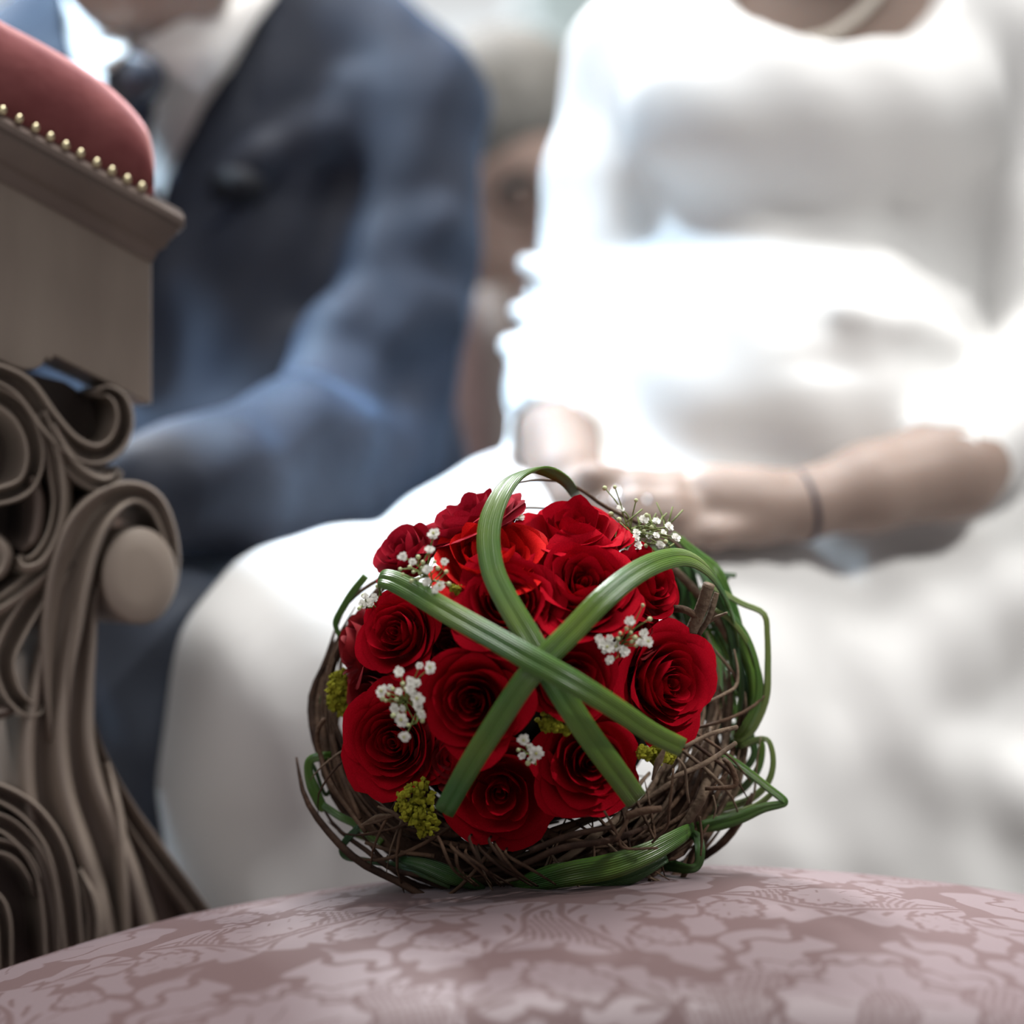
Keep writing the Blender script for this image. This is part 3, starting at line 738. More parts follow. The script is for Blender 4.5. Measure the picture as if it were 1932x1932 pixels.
# loops on the right side
RB = [
    ([(1270, 1005, .02), (1310, 1040, .015), (1352, 1075, .01), (1375, 1120, .01), (1385, 1150, .01), (1400, 1210, .01), (1425, 1270, .01), (1428, 1330, .01), (1400, 1385, .01), (1388, 1405, 0)], (10, 22, 26, 16, 24, 30, 34, 36, 30, 12), 'grass'),
    ([(1330, 1100, .0), (1365, 1118, .0), (1400, 1138, .0), (1442, 1158, .0), (1449, 1200, .0), (1450, 1260, .0), (1446, 1320, .0), (1420, 1375, .0), (1390, 1402, .0)], (12, 12, 12, 12, 12, 14, 16, 22, 20), 'grass_pale'),
    ([(1285, 1015, .03), (1320, 1060, .03), (1345, 1110, .02), (1378, 1180, .01), (1392, 1240, .0), (1400, 1300, .0), (1396, 1350, .0)], (16, 22, 24, 20, 18, 14, 8), 'grass_dark'),
    ([(1345, 1085, .02), (1375, 1150, .01), (1410, 1200, .0), (1430, 1260, -.005), (1432, 1320, -.005), (1410, 1370, -.005), (1392, 1395, 0)], (10, 14, 12, 12, 16, 22, 16), 'grass'),
    ([(1350, 1150, -.02), (1385, 1175, -.01), (1418, 1225, .0), (1436, 1290, .0), (1432, 1340, .0), (1408, 1385, .0)], (8, 10, 12, 14, 18, 14), 'grass_pale'),
    ([(1375, 1130, .01), (1382, 1200, .01), (1396, 1270, .01), (1412, 1330, .01), (1405, 1390, .01), (1380, 1410, .01)], (14, 22, 30, 34, 34, 20), 'grass_dark'),
    ([(1260, 1015, .03), (1300, 1075, .03), (1320, 1130, .03), (1350, 1180, .02)], (18, 24, 20, 14), 'grass_dark'),
    ([(1245, 1040, .03), (1290, 1100, .03), (1300, 1170, .03), (1340, 1240, .03)], (18, 22, 22, 14), 'grass_dark'),
    # lower right loops
    ([(1395, 1410, .0), (1430, 1395, .0), (1452, 1400, .0), (1460, 1440, .0), (1448, 1480, .0), (1410, 1512, .0), (1350, 1528, .0), (1310, 1535, -.01)], (10, 12, 10, 12, 14, 16, 18, 14), 'grass_pale'),
    ([(1385, 1425, .01), (1420, 1400, .01), (1438, 1405, .01), (1432, 1450, .01), (1400, 1490, .01), (1350, 1512, .01), (1310, 1525, 0)], (10, 14, 14, 16, 18, 18, 12), 'grass'),
    ([(1360, 1420, -.02), (1390, 1440, -.02), (1420, 1462, -.02), (1450, 1486, -.02), (1476, 1506, -.02), (1482, 1514, -.02), (1474, 1518, -.02), (1440, 1525, -.02), (1400, 1542, -.02), (1355, 1555, -.02), (1315, 1562, -.02)], (14, 16, 16, 16, 16, 14, 16, 20, 26, 30, 22), 'grass'),
    ([(1460, 1495, -.01), (1430, 1520, -.01), (1390, 1535, -.01), (1340, 1548, -.01), (1310, 1552, -.01)], (10, 14, 16, 18, 12), 'grass_pale'),
    ([(1400, 1330, .02), (1415, 1380, .02), (1425, 1420, .02), (1408, 1450, .02), (1380, 1470, .02), (1340, 1480, .02)], (18, 18, 16, 16, 14, 10), 'grass_dark'),
    # strap hanging at the lower right
    ([(1300, 1570, -.03), (1316, 1580, -.035), (1322, 1605, -.04), (1318, 1632, -.04), (1300, 1640, -.04), (1262, 1632, -.03), (1225, 1622, -.02)], (16, 20, 22, 18, 18, 26, 26), 'grass_dark'),
    # broad blades under the nest
    ([(968, 1676, -.050), (1020, 1664, -.070), (1080, 1650, -.080), (1160, 1634, -.080), (1230, 1608, -.070), (1290, 1575, -.05), (1310, 1560, -.03)], (30, 44, 52, 52, 44, 34, 18), 'grass'),
    ([(975, 1670, -.050), (1040, 1648, -.070), (1085, 1640, -.075), (1110, 1645, -.07)], (26, 34, 28, 10), 'grass'),
    ([(1000, 1675, -.045), (1100, 1672, -.060), (1190, 1654, -.062), (1260, 1620, -.05)], (24, 34, 34, 16), 'grass_dark'),
    # left loops
    ([(690, 1086, .0), (665, 1118, .0), (645, 1150, .0), (633, 1175, .0), (640, 1200, .0)], (14, 16, 15, 12, 8), 'grass'),
    ([(645, 1425, .0), (610, 1427, -.01), (586, 1434, -.01), (582, 1455, -.01), (590, 1485, -.01), (606, 1520, -.01), (612, 1530, -.01)], (16, 18, 18, 18, 24, 22, 12), 'grass'),
    ([(608, 1518, -.01), (640, 1540, -.015), (680, 1560, -.02), (720, 1590, -.03)], (14, 16, 16, 14), 'grass'),
    ([(588, 1440, .0), (596, 1455, .0), (616, 1500, .0), (640, 1450, .01), (648, 1420, .02)], (8, 8, 8, 8, 8), 'grass_dark'),
    ([(680, 1560, -.02), (660, 1578, -.02), (646, 1598, -.02), (652, 1616, -.02), (690, 1624, -.025), (740, 1632, -.035), (790, 1645, -.045), (850, 1664, -.055)], (14, 15, 14, 14, 12, 13, 18, 30), 'grass_dark'),
    ([(750, 1620, -.045), (800, 1632, -.055), (850, 1652, -.060), (890, 1668, -.055), (915, 1676, -.05)], (14, 30, 36, 24, 8), 'grass_dark'),
    ([(668, 1574, .01), (690, 1582, .01), (715, 1590, .0)], (12, 12, 8), 'grass_pale'),
    ([(700, 1480, .02), (712, 1510, .02), (720, 1560, .02)], (12, 14, 10), 'grass_pale'),
    ([(655, 1270, .02), (618, 1300, .02), (608, 1325, .02), (622, 1340, .02), (665, 1345, .02)], (8, 10, 12, 12, 10), 'grass_dark'),
]
for pts, wd, mt in RB: ribbon(G(pts), wpx(*wd), mt, 30, front=.8)
# net of thin blades behind the right side
rn = random.Random(5)
for k in range(26):
    x0 = rn.uniform(1215, 1325); y0 = rn.uniform(1010, 1090) + (x0-1215)*.5
    x1 = rn.uniform(1330, 1415); y1 = rn.uniform(1290, 1430); bx = rn.uniform(-25, 45)
    pts = [(x0, y0, .04), ((x0*2+x1)/3+bx*.7, (y0*2+y1)/3, .045), ((x0+2*x1)/3+bx, (y0+2*y1)/3, .045), (x1, y1, .03)]
    ribbon(G(pts), wpx(8, 13, 13, 7), rn.choice(['grass_dark', 'grass_dark', 'grass']), 16, twist=[rn.uniform(-.6, .6), rn.uniform(-.6, .6)], front=.8)
for k in range(12):
    y0 = 1060+k*28; pts = [(1262+rn.uniform(-5, 15), y0, .055), (1320, y0+rn.uniform(10, 50), .06), (1372+rn.uniform(-5, 25), y0+rn.uniform(0, 40), .05)]
    ribbon(G(pts), wpx(9, 14, 9), 'grass_dark', 12, front=.8)

# vine nest
def twig(pts, rad, mt, res=14, sides=6, label=None):
    v, f = tube([tuple(q) for q in pts], rad, res, sides); return mk('twig', v, f, M[mt], bouquet, label=label)
def ringpt(th, rho, phi, sc=1.0):
    """point in the nest's ring: th around (0 = right, +90 = down), rho/phi inside its section"""
    a, bq = 352*px2m, 300*px2m
    ca, sa = math.cos(th), math.sin(th)
    cx = 1000; cy = 1338
    c0 = P(cx, cy, BY)
    dn = max(0, sa)
    c = c0+Vector((a*ca, .020-.045*dn, -bq*sa))
    rad_dir = Vector((ca, 0, -sa))
    return c+rad_dir*(rho*math.cos(phi))+Vector((0, -1, 0))*(rho*math.sin(phi))
rn = random.Random(3)
mb = MB()
for sg in ((.25, 2.85),):
    mb.add(*tube([tuple(ringpt(a, .004, 0)) for a in np.linspace(sg[0], sg[1], 14)], [.006, .016, .018, .018, .016, .006], 40, 12))
mb.build('nest_core', M['twig_dark'], bouquet)
for k in range(156):
    if k < 142: th0 = rn.uniform(.12, 3.2)
    else: th0 = rn.uniform(-1.2, 4.2)
    L = rn.uniform(.55, 1.5); rho = rn.uniform(.010, .038); phi = rn.uniform(0, 2*PI); om = rn.uniform(-2.2, 2.2)
    pts = [ringpt(th0+L*(i/6-.5), rho*(1+.12*rn.uniform(-1, 1))*(1.0 if .5 < th0 < 2.6 else .62), phi+om*L*i/6) for i in range(7)]
    r0 = rn.choice([rn.uniform(.0009, .0019), rn.uniform(.0014, .0034)])
    mt = 'twig_grey' if th0 < .75 and rn.random() < .8 else rn.choice(['twig', 'twig', 'twig_dark', 'twig_dark', 'twig_grey'] if th0 < 2.2 else ['twig', 'twig', 'twig_dark'])
    twig(pts, [r0*.35, r0, r0*1.1, r0*.9, r0*.3], mt, 16)
# twigs wound round the ring
for k in range(24):
    th = rn.uniform(.0, 2.95); ph0 = rn.uniform(-.5, 1.2); sp = rn.uniform(2.2, 3.2); dth = rn.choice([-1, 1])*rn.uniform(.25, .60)
    R0 = rn.uniform(.034, .040)
    pts = [ringpt(th+dth*(i/5-.5), R0, ph0+sp*i/5) for i in range(6)]
    r0 = rn.uniform(.0008, .0015)
    twig(pts, [r0*.3, r0, r0*1.1, r0*.3], rn.choice(['twig', 'twig', 'twig_grey', 'twig_dark']), 12)
# loose twigs one can tell apart
TW = [
    ([(955, 915, -.02), (1010, 906, -.02), (1065, 910, -.02), (1105, 930, -.015), (1140, 955, -.01), (1200, 985, .0), (1260, 1015, .01), (1310, 1060, .02)], (.0009, .0012, .0016, .0018, .0016, .001), 'twig'),
    ([(965, 960, .0), (1000, 958, .0), (1040, 960, .0)], (.0012, .0012), 'twig_grey'),
    ([(1300, 1200, -.045), (1322, 1150, -.05), (1338, 1102, -.055)], (.0046, .0043), 'twig_grey'),
    ([(1312, 1205, -.04), (1336, 1168, -.045), (1348, 1132, -.045), (1352, 1118, -.045)], (.003, .0032, .0024), 'twig_grey'),
    ([(1315, 1190, -.04), (1345, 1168, -.045), (1372, 1156, -.05)], (.0022, .0018, .001), 'twig_grey'),
    ([(1255, 1150, -.04), (1290, 1150, -.05), (1322, 1168, -.05)], (.0036, .0034), 'twig'),
    ([(1385, 1225, -.01), (1392, 1265, -.015), (1388, 1295, -.02), (1365, 1310, -.03), (1335, 1325, -.04)], (.0008, .0014, .0018, .0016, .0014), 'twig_grey'),
    ([(1270, 1450, -.09), (1268, 1480, -.092), (1262, 1530, -.09), (1258, 1560, -.085), (1230, 1590, -.08)], (.0012, .0014, .0012), 'twig'),
    ([(1278, 1430, -.095), (1292, 1450, -.095), (1296, 1490, -.09), (1300, 1515, -.085)], (.0011, .0013, .0011), 'twig_grey'),
    ([(1366, 1432, -.045), (1378, 1445, -.05), (1388, 1470, -.05), (1386, 1482, -.05), (1370, 1486, -.05), (1330, 1488, -.05)], (.0022, .0026, .0028, .0024, .0018), 'twig'),
    ([(1290, 1410, -.08), (1340, 1385, -.07), (1390, 1372, -.05)], (.002, .0022), 'twig_grey'),
    ([(1260, 1470, -.085), (1330, 1440, -.07), (1388, 1402, -.05)], (.002, .0026, .0022), 'twig_grey'),
    ([(1180, 1540, -.10), (1215, 1530, -.10), (1248, 1526, -.098)], (.0032, .0036, .003), 'twig'),
    ([(1140, 1530, -.105), (1165, 1575, -.10), (1178, 1600, -.095), (1240, 1600, -.08)], (.0012, .0014, .0012), 'twig'),
    ([(1188, 1530, -.10), (1180, 1555, -.1), (1162, 1585, -.1)], (.002, .0018), 'twig'),
    ([(612, 1355, -.01), (598, 1385, -.01), (606, 1430, -.01), (625, 1480, -.02), (660, 1530, -.03), (690, 1570, -.04)], (.002, .0024, .0024, .002), 'twig'),
    ([(612, 1355, .0), (622, 1370, .0), (632, 1410, -.01), (648, 1470, -.02), (680, 1545, -.035)], (.003, .0028, .0026, .002), 'twig'),
    ([(600, 1372, .01), (620, 1352, .01), (640, 1350, .01)], (.0016, .002), 'twig'),
    ([(690, 1590, -.03), (740, 1605, -.045), (820, 1615, -.06)], (.0018, .002), 'twig'),
    ([(720, 1618, -.04), (728, 1622, -.04), (732, 1614, -.04)], (.0012, .001), 'twig'),
    ([(990, 1630, -.09), (1060, 1600, -.1), (1150, 1585, -.095), (1220, 1560, -.08)], (.0028, .0032, .003, .002), 'twig_dark'),
    ([(1000, 1605, -.095), (1080, 1575, -.1), (1160, 1560, -.095)], (.0026, .003, .002), 'twig_dark'),
    ([(1320, 1540, -.05), (1324, 1580, -.05), (1322, 1615, -.05)], (.0012, .0014, .0008), 'twig'),
    ([(1345, 1500, -.04), (1350, 1525, -.04), (1346, 1545, -.04)], (.0009, .0012, .0006), 'twig_grey'),
]
rb = random.Random(31)
for k in range(10):
    x0 = 832+k*13+rb.uniform(-8, 8); y0 = rb.uniform(1572, 1600); x1 = x0+rb.uniform(50, 110)
    TW.append(([(x0, y0, -.070), (x0+rb.uniform(-6, 14), y0+14, -.098), (x0+(x1-x0)*.55+rb.uniform(-12, 8), 1640, -.100), (x1, 1672, -.070)], (.0010, .0014, .0016, .0012, .0008), rb.choice(['twig', 'twig_dark', 'twig'])))
for pts, rd, mt in TW: twig(G(pts), [r_*(.72 if max(rd) < .004 else .95) for r_ in rd], mt, 18, 8)

# moss tufts
def moss(pts, seed, n=70):
    rn = random.Random(seed); mb = MB()
    for (px, py, dy, r) in pts:
        c = P(px, py, BY+dy)
        for k in range(n):
            d = Vector((rn.gauss(0, 1), rn.gauss(0, 1), rn.gauss(0, 1))).normalized()*(r*px2m*rn.random()**.5)
            q = c+Vector((d.x, d.y*.6, d.z)); s = rn.uniform(.0009, .0022)
            v, f = sphere((0, 0, 0), (s*rn.uniform(.7, 1.4), s, s*rn.uniform(.7, 1.4)), 6, 4)
            mb.add([Vector(t)*(1+rn.uniform(-.35, .35))+q for t in v], f)
    o = mb.build('moss_tuft', M['moss'], bouquet, smooth=False); o['kind'] = 'stuff'; return o
moss([(645, 1285, -.01, 24), (650, 1310, -.01, 22), (630, 1325, -.005, 16), (655, 1340, -.005, 16), (636, 1300, -.01, 20)], 1, 60)
moss([(785, 1500, -.085, 34), (795, 1535, -.085, 32), (770, 1525, -.08, 24), (805, 1560, -.08, 20)], 2)
moss([(1028, 1362, -.105, 16), (1048, 1370, -.105, 10), (1068, 1374, -.10, 10)], 3, 40)
moss([(1238, 1425, -.085, 20), (1215, 1420, -.09, 12), (1262, 1428, -.08, 10)], 4, 50)
moss([(862, 1112, -.10, 10)], 5, 20)

# baby's breath
def rosette(c, r, n, seed):
    rn = random.Random(seed); v = []; f = []
    up = Vector((0, 0, 1)); s = n.cross(up); s.normalize(); t = n.cross(s)
    for ringi, (cnt, rr, lift) in enumerate(((6, 1.0, .18), (5, .68, .45), (3, .35, .62))):
        for k in range(cnt):
            a = 2*PI*k/cnt+ringi*.5+rn.uniform(-.2, .2); L = r*rr*rn.uniform(.85, 1.15); wd = L*.46
            d = s*math.cos(a)+t*math.sin(a); e = s*-math.sin(a)+t*math.cos(a)
            b0 = len(v); z = n*(r*lift)
            v += [c, c+d*L*.5+e*wd+z*.7, c+d*L*1.0+e*wd*.45+z, c+d*L*.92+z*.9, c+d*L*1.0-e*wd*.45+z, c+d*L*.5-e*wd+z*.7, c+d*L*.55+z*.45]
            f += [(b0, b0+1, b0+6), (b0+1, b0+2, b0+6), (b0+2, b0+3, b0+6), (b0+3, b0+4, b0+6), (b0+4, b0+5, b0+6), (b0+5, b0, b0+6)]
    return v, f
SPR = [
    # root, florets (px, py, r), buds
    ((805, 1130, -.09), -.118, [(819, 1008, 12), (811, 1037, 9), (760, 1050, 9), (779, 1060, 8), (838, 1060, 8), (813, 1072, 6), (806, 1075, 9), (830, 1106, 11), (806, 1098, 9), (822, 1112, 8)],
        [(789, 1051), (773, 1070), (798, 1061), (797, 1073), (780, 1079), (760, 1084), (789, 1092), (776, 1096), (820, 1060), (842, 1079), (826, 1072), (847, 1102), (793, 1081), (755, 1074)]),
    ((715, 1150, -.06), -.085, [(684, 1140, 9), (694, 1137, 9), (706, 1128, 9), (690, 1125, 7), (700, 1140, 7)], [(712, 1106), (686, 1124), (678, 1148)]),
    ((785, 1365, -.10), -.130, [(753, 1268, 10), (812, 1260, 11), (792, 1256, 7), (721, 1304, 12), (736, 1297, 6), (774, 1297, 10), (786, 1290, 9), (788, 1318, 13), (790, 1333, 10), (745, 1337, 10), (760, 1337, 7), (758, 1357, 14), (796, 1347, 9), (764, 1390, 11), (775, 1285, 9), (752, 1305, 7), (780, 1308, 8)],
        [(741, 1300), (733, 1310), (748, 1320), (765, 1300), (722, 1318), (742, 1350), (770, 1368), (797, 1360), (760, 1290), (728, 1322)]),
    ((1170, 1240, -.095), -.120, [(1188, 1172, 10), (1150, 1205, 8), (1135, 1215, 9), (1145, 1222, 12), (1160, 1220, 11), (1178, 1229, 10), (1215, 1195, 10), (1222, 1210, 11), (1208, 1212, 8), (1150, 1245, 9), (1130, 1205, 9)],
        [(1213, 1142), (1226, 1168), (1170, 1195), (1190, 1194), (1198, 1203), (1192, 1211), (1200, 1218), (1182, 1186), (1166, 1205)]),
    ((1150, 1025, -.03), -.045, [(1170, 960, 9), (1214, 980, 10), (1238, 983, 8), (1262, 994, 10), (1201, 1005, 9), (1200, 1015, 8), (1238, 1010, 7), (1275, 1014, 10), (1203, 1030, 10), (1245, 1028, 10), (1225, 1012, 7), (1252, 1005, 7)],
        [(1141, 921), (1160, 919), (1200, 944), (1220, 972), (1173, 1027), (1180, 1040), (1153, 970), (1168, 980), (1230, 995), (1215, 1002), (1256, 1022), (1186, 1012), (1218, 1030)]),
    ((1010, 1440, -.10), -.118, [(988, 1396, 11), (1012, 1420, 13), (1000, 1410, 8), (985, 1425, 8), (1003, 1432, 9)], [(978, 1415), (996, 1440)]),
    ((985, 975, -.03), -.045, [(980, 976, 11), (972, 966, 7)], []),
]
bv, bf = sphere((0, 0, 0), 1, 8, 6)
for si, (root, dep, fl_, bd) in enumerate(SPR):
    rt = P(root[0], root[1], BY+root[2]); mb = MB(); rn = random.Random(si)
    node = [rt.lerp(P(sum(q[0] for q in fl_)/len(fl_)+rn.uniform(-20, 20), sum(q[1] for q in fl_)/len(fl_)+rn.uniform(-15, 15), BY+dep+.01), .6) for _ in range(3)]
    tips = []
    for q in fl_: tips.append(P(q[0], q[1], BY+dep+rn.uniform(-.006, .006)))
    btips = [P(q[0], q[1], BY+dep+rn.uniform(-.004, .008)) for q in bd]
    for nd in node: mb.add(*tube([rt, rt.lerp(nd, .5)+Vector((rn.uniform(-1, 1), 0, rn.uniform(-1, 1)))*.002, nd], .0006, 6, 4))
    for t in tips+btips:
        nd = min(node, key=lambda q: (q-t).length) if rn.random() < .8 else rn.choice(node)
        mid = nd.lerp(t, .55)+Vector((rn.uniform(-1, 1), 0, rn.uniform(-1, 1)))*.003
        mb.add(*tube([nd, mid, t], .00042, 7, 4))
    if si == 4:
        for k in range(46):
            a_ = P(rn.uniform(1145, 1265), rn.uniform(985, 1040), BY+dep+rn.uniform(.0, .02)); b_ = a_+Vector((rn.uniform(-.5, 1), rn.uniform(-.3, .3), rn.uniform(-.2, 1))).normalized()*rn.uniform(.006, .016)
            mb.add(*tube([a_, b_], .0005, 3, 4))
    sp = mb.build('gypsophila_sprig', M['fine_stem'], bouquet)
    for k, (q, t) in enumerate(zip(fl_, tips)):
        n = ((t-BC).normalized()+Vector((rn.uniform(-.4, .4), -.9, rn.uniform(-.2, .5)))).normalized()
        v, f = rosette(t, q[2]*px2m, n, k+si*50)
        mk('floret', v, f, M['white_floret'], sp, smooth=False)
        if q[2] >= 11:
            v, f = sphere(t+n*q[2]*px2m*.4, q[2]*px2m*.22, 6, 4); mk('floret_heart', v, f, M['floret_heart'], sp)
    for t in btips:
        s = rn.uniform(.0011, .0018); mk('bud', [Vector(q)*s+t for q in bv], bf, M['bud'], sp)
# dry pale husks in the nest
for (px, py, dy, an) in ((715, 1548, -.06, .3), (742, 1540, -.06, 2.6), (1245, 1440, -.09, 1.2)):
    c = P(px, py, BY+dy); d = Vector((math.cos(an), -.2, math.sin(an)))*.012
    ribbon([c-d, c+Vector((0, -.003, .001)), c+d], [.001, .007, .001], 'twig_grey', 10, name='dry_leaf')

# ------------------------------------------------------------------ the bride
bride = thing('person', 'seated person in a long white satin dress with hands folded on the lap', 'person', (0.28, 2.68, 0))
YB = 2.66
d = Field((-.52, 2.17, 0.0), (.72, 3.02, 1.26), .0085)
d.ell(P(1565, 150, 2.70), (.150, .105, .150), .03)                     # upper chest
d.cone(P(1300, 70, 2.72), P(1880, 60, 2.72), .058, .058, .05)         # shoulder line
d.ell(P(1400, 222, 2.625), (.085, .062, .056), .075); d.ell(P(1655, 222, 2.625), (.085, .062, .056), .075)   # bust
d.ell(P(1525, 222, 2.612), (.12, .054, .048), .075); d.ell(P(1800, 380, 2.74), (.06, .07, .20), .05)
d.ell(P(1510, 420, 2.715), (.135, .095, .13), .05)                    # waist
d.ell(P(1440, 615, 2.64), (.165, .135, .070), .06); d.ell(P(1440, 760, 2.64), (.18, .16, .10), .05)                    # front of the skirt over the lap
d.ell(P(1480, 860, 2.70), (.20, .16, .13), .05)
# thighs under the skirt, knees turned to the groom's side
d.chain([(P(1520, 960, 2.74), .13), (P(1000, 1130, 2.50), .105), (P(640, 1255, 2.40), .085), (P(585, 1290, 2.39), .085)], .05)
d.chain([(P(1560, 1000, 2.72), .13), (P(1320, 1250, 2.52), .10), (P(1100, 1330, 2.43), .09)], .05)
d.chain([(P(585, 1290, 2.39), .085), (P(545, 1480, 2.43), .085), (P(610, 1750, 2.45), .10), ((-.12, 2.50, .06), .13)], .06)
d.chain([(P(1100, 1330, 2.43), .09), (P(1050, 1500, 2.42), .14), ((.02, 2.50, .06), .17)], .08)
d.chain([(P(1320, 1250, 2.52), .10), (P(1250, 1500, 2.52), .15), ((.18, 2.56, .06), .18)], .08)
d.chain([(P(1600, 1050, 2.66), .14), (P(1560, 1450, 2.62), .15), ((.32, 2.64, .06), .20)], .08)
d.chain([(P(1850, 1120, 2.72), .12), (P(1900, 1500, 2.70), .15), ((.46, 2.72, .06), .20)], .08)
# folds
def ridge(pts, k=.02, fld=None, sub=False): (fld or d).chain([(P(a, b_, Y), r) for a, b_, Y, r in pts], k, sub)
ridge([(2060, 1060, 2.62, .02), (1990, 1085, 2.58, .024), (1850, 1125, 2.535, .028), (1740, 1190, 2.505, .030), (1650, 1290, 2.48, .028), (1625, 1400, 2.47, .022), (1600, 1560, 2.48, .02), (1590, 1760, 2.53, .01)], .055)
ridge([(1640, 1370, 2.475, .014), (1760, 1440, 2.485, .016), (1930, 1500, 2.52, .016), (2080, 1560, 2.58, .008)], .045)
ridge([(1860, 1220, 2.54, .006), (1800, 1240, 2.515, .012), (1700, 1310, 2.485, .012), (1640, 1350, 2.475, .012)], .04)
ridge([(1560, 500, 2.56, .012), (1660, 520, 2.56, .012), (1800, 580, 2.60, .012)], .02)
ridge([(1600, 590, 2.50, .010), (1700, 610, 2.52, .010), (1800, 650, 2.56, .01)], .02)
ridge([(1450, 690, 2.475, .004), (1540, 682, 2.478, .009), (1680, 692, 2.50, .004)], .008, sub=True)
ridge([(1690, 300, 2.63, .018), (1760, 260, 2.63, .014), (1830, 130, 2.65, .012)], .02)
# sleeves
d.chain([(P(1200, 105, 2.72), .058), (P(1150, 330, 2.70), .052), (P(1095, 610, 2.67), .046)], .015)
d.chain([(P(1095, 610, 2.67), .046), (P(1062, 740, 2.58), .044), (P(1055, 820, 2.52), .043)], .012)
d.chain([(P(1905, 110, 2.72), .060), (P(1950, 400, 2.70), .054), (P(2005, 650, 2.66), .050)], .015)
d.chain([(P(2005, 650, 2.66), .050), (P(1900, 790, 2.56), .047), (P(1800, 865, 2.50), .045)], .012)
ridge([(1000, 500, 2.640, .010), (1080, 540, 2.622, .012), (1150, 520, 2.63, .008)], .012)
ridge([(980, 590, 2.625, .011), (1070, 610, 2.610, .013), (1160, 660, 2.61, .010)], .012)
ridge([(965, 650, 2.60, .011), (1060, 670, 2.575, .013), (1170, 700, 2.57, .010)], .012)
# openings: neckline, slit of the jacket front, cuffs
d.ell(P(1590, -72, 2.60), (.100, .12, .074), .004, sub=True)
d.chain([(P(1365, 0, 2.668), .012), (P(1322, 65, 2.660), .016), (P(1280, 122, 2.655), .004)], .004, sub=True)
d.cone(P(1045, 872, 2.47), P(1050, 800, 2.535), .036, .030, .003, sub=True)
d.cone(P(1735, 905, 2.455), P(1800, 865, 2.50), .036, .028, .003, sub=True)
d.func(lambda Fv, x, y, z: Fv+.0035*np.sin(38*x+9*z)*np.clip((.62-z)*4, 0, 1)+.0015*np.sin(70*x+40*z+30*y))
d.build('dress', M['gown'], bride)
s = Field((0.0, 2.34, .60), (.52, 2.95, 1.56), .0042)
s.ell(P(1565, 130, 2.72), (.135, .085, .125), .02)
s.cone(P(1310, 75, 2.725), P(1860, 65, 2.725), .044, .044, .03)
s.cone(P(1580, 30, 2.725), P(1580, -190, 2.70), .058, .050, .03)      # neck
hc = P(1575, -370, 2.68)
s.ell(hc, (.073, .092, .108), .02); s.ell(hc+Vector((-.004, -.035, -.055)), (.052, .058, .055), .03)
s.ell(hc+Vector((-.004, -.095, -.012)), (.012, .018, .024), .008); s.ell(hc+Vector((-.004, -.086, -.052)), (.024, .010, .008), .008)
for sx in (-1, 1):
    s.ell(hc+Vector((sx*.072, .005, -.01)), (.010, .018, .030), .006); s.ell(hc+Vector((sx*.030-.004, -.084, .014)), (.015, .010, .008), .006, sub=True)
# arms
s.chain([(P(1210, 110, 2.72), .044), (P(1095, 610, 2.67), .036), (P(1062, 740, 2.58), .033), (P(1052, 832, 2.50), .031), (P(1068, 905, 2.445), .030)], .012)
s.chain([(P(1905, 115, 2.72), .044), (P(2005, 650, 2.66), .038), (P(1800, 880, 2.495), .0405), (P(1640, 920, 2.46), .033), (P(1510, 952, 2.44), .0255)], .012)
# upper hand: back of the hand, fingers curling over the other hand
s.chain([(P(1510, 952, 2.44), .0255), (P(1430, 955, 2.43), .0275), (P(1340, 948, 2.42), .0275)], .012)
s.ell(P(1360, 958, 2.42), (.048, .020, .029), .012)
for k, (y0, y1, y2, x2, Y0) in enumerate(((908, 903, 925, 1128, 2.425), (925, 920, 938, 1118, 2.408), (948, 945, 958, 1122, 2.396), (972, 970, 980, 1140, 2.392))):
    r = (.0088, .0092, .0088, .0076)[k]
    s.chain([(P(1310, y0+8, Y0+.004), .0105), (P(1268, y0, Y0-.008), .0098), (P(1200, y1, Y0-.012), r), (P(1150, y1+8, Y0-.006), r*.95), (P(x2, y2+6, Y0+.006), r*.8)], .004)
s.chain([(P(1430, 990, 2.415), .014), (P(1350, 1005, 2.395), .0115), (P(1290, 1008, 2.390), .0098), (P(1250, 1004, 2.392), .0085)], .006)
# lower hand beneath it
s.ell(P(1105, 950, 2.425), (.032, .030, .026), .012)
for k in range(4):
    s.chain([(P(1120, 940+k*16, 2.42-k*.004), .0105), (P(1180, 962+k*14, 2.412-k*.004), .0092), (P(1240, 975+k*12, 2.42-k*.003), .0085), (P(1275, 972+k*12, 2.435), .007)], .004)
s.chain([(P(1085, 925, 2.42), .012), (P(1120, 900, 2.40), .0105), (P(1165, 898, 2.405), .009)], .005)
s.build('body', M['skin_pale'], bride)
h_ = Field((.05, 2.5, 1.0), (.5, 2.95, 1.62), .007)
h_.ell(hc+Vector((0, .025, .03)), (.088, .09, .10), .02); h_.ell(hc+Vector((0, .11, .0)), (.05, .045, .05), .02)
h_.ell(hc+Vector((0, -.085, -.05)), (.062, .075, .085), .01, sub=True)
h_.build('hair', M['brown_hair'], bride)
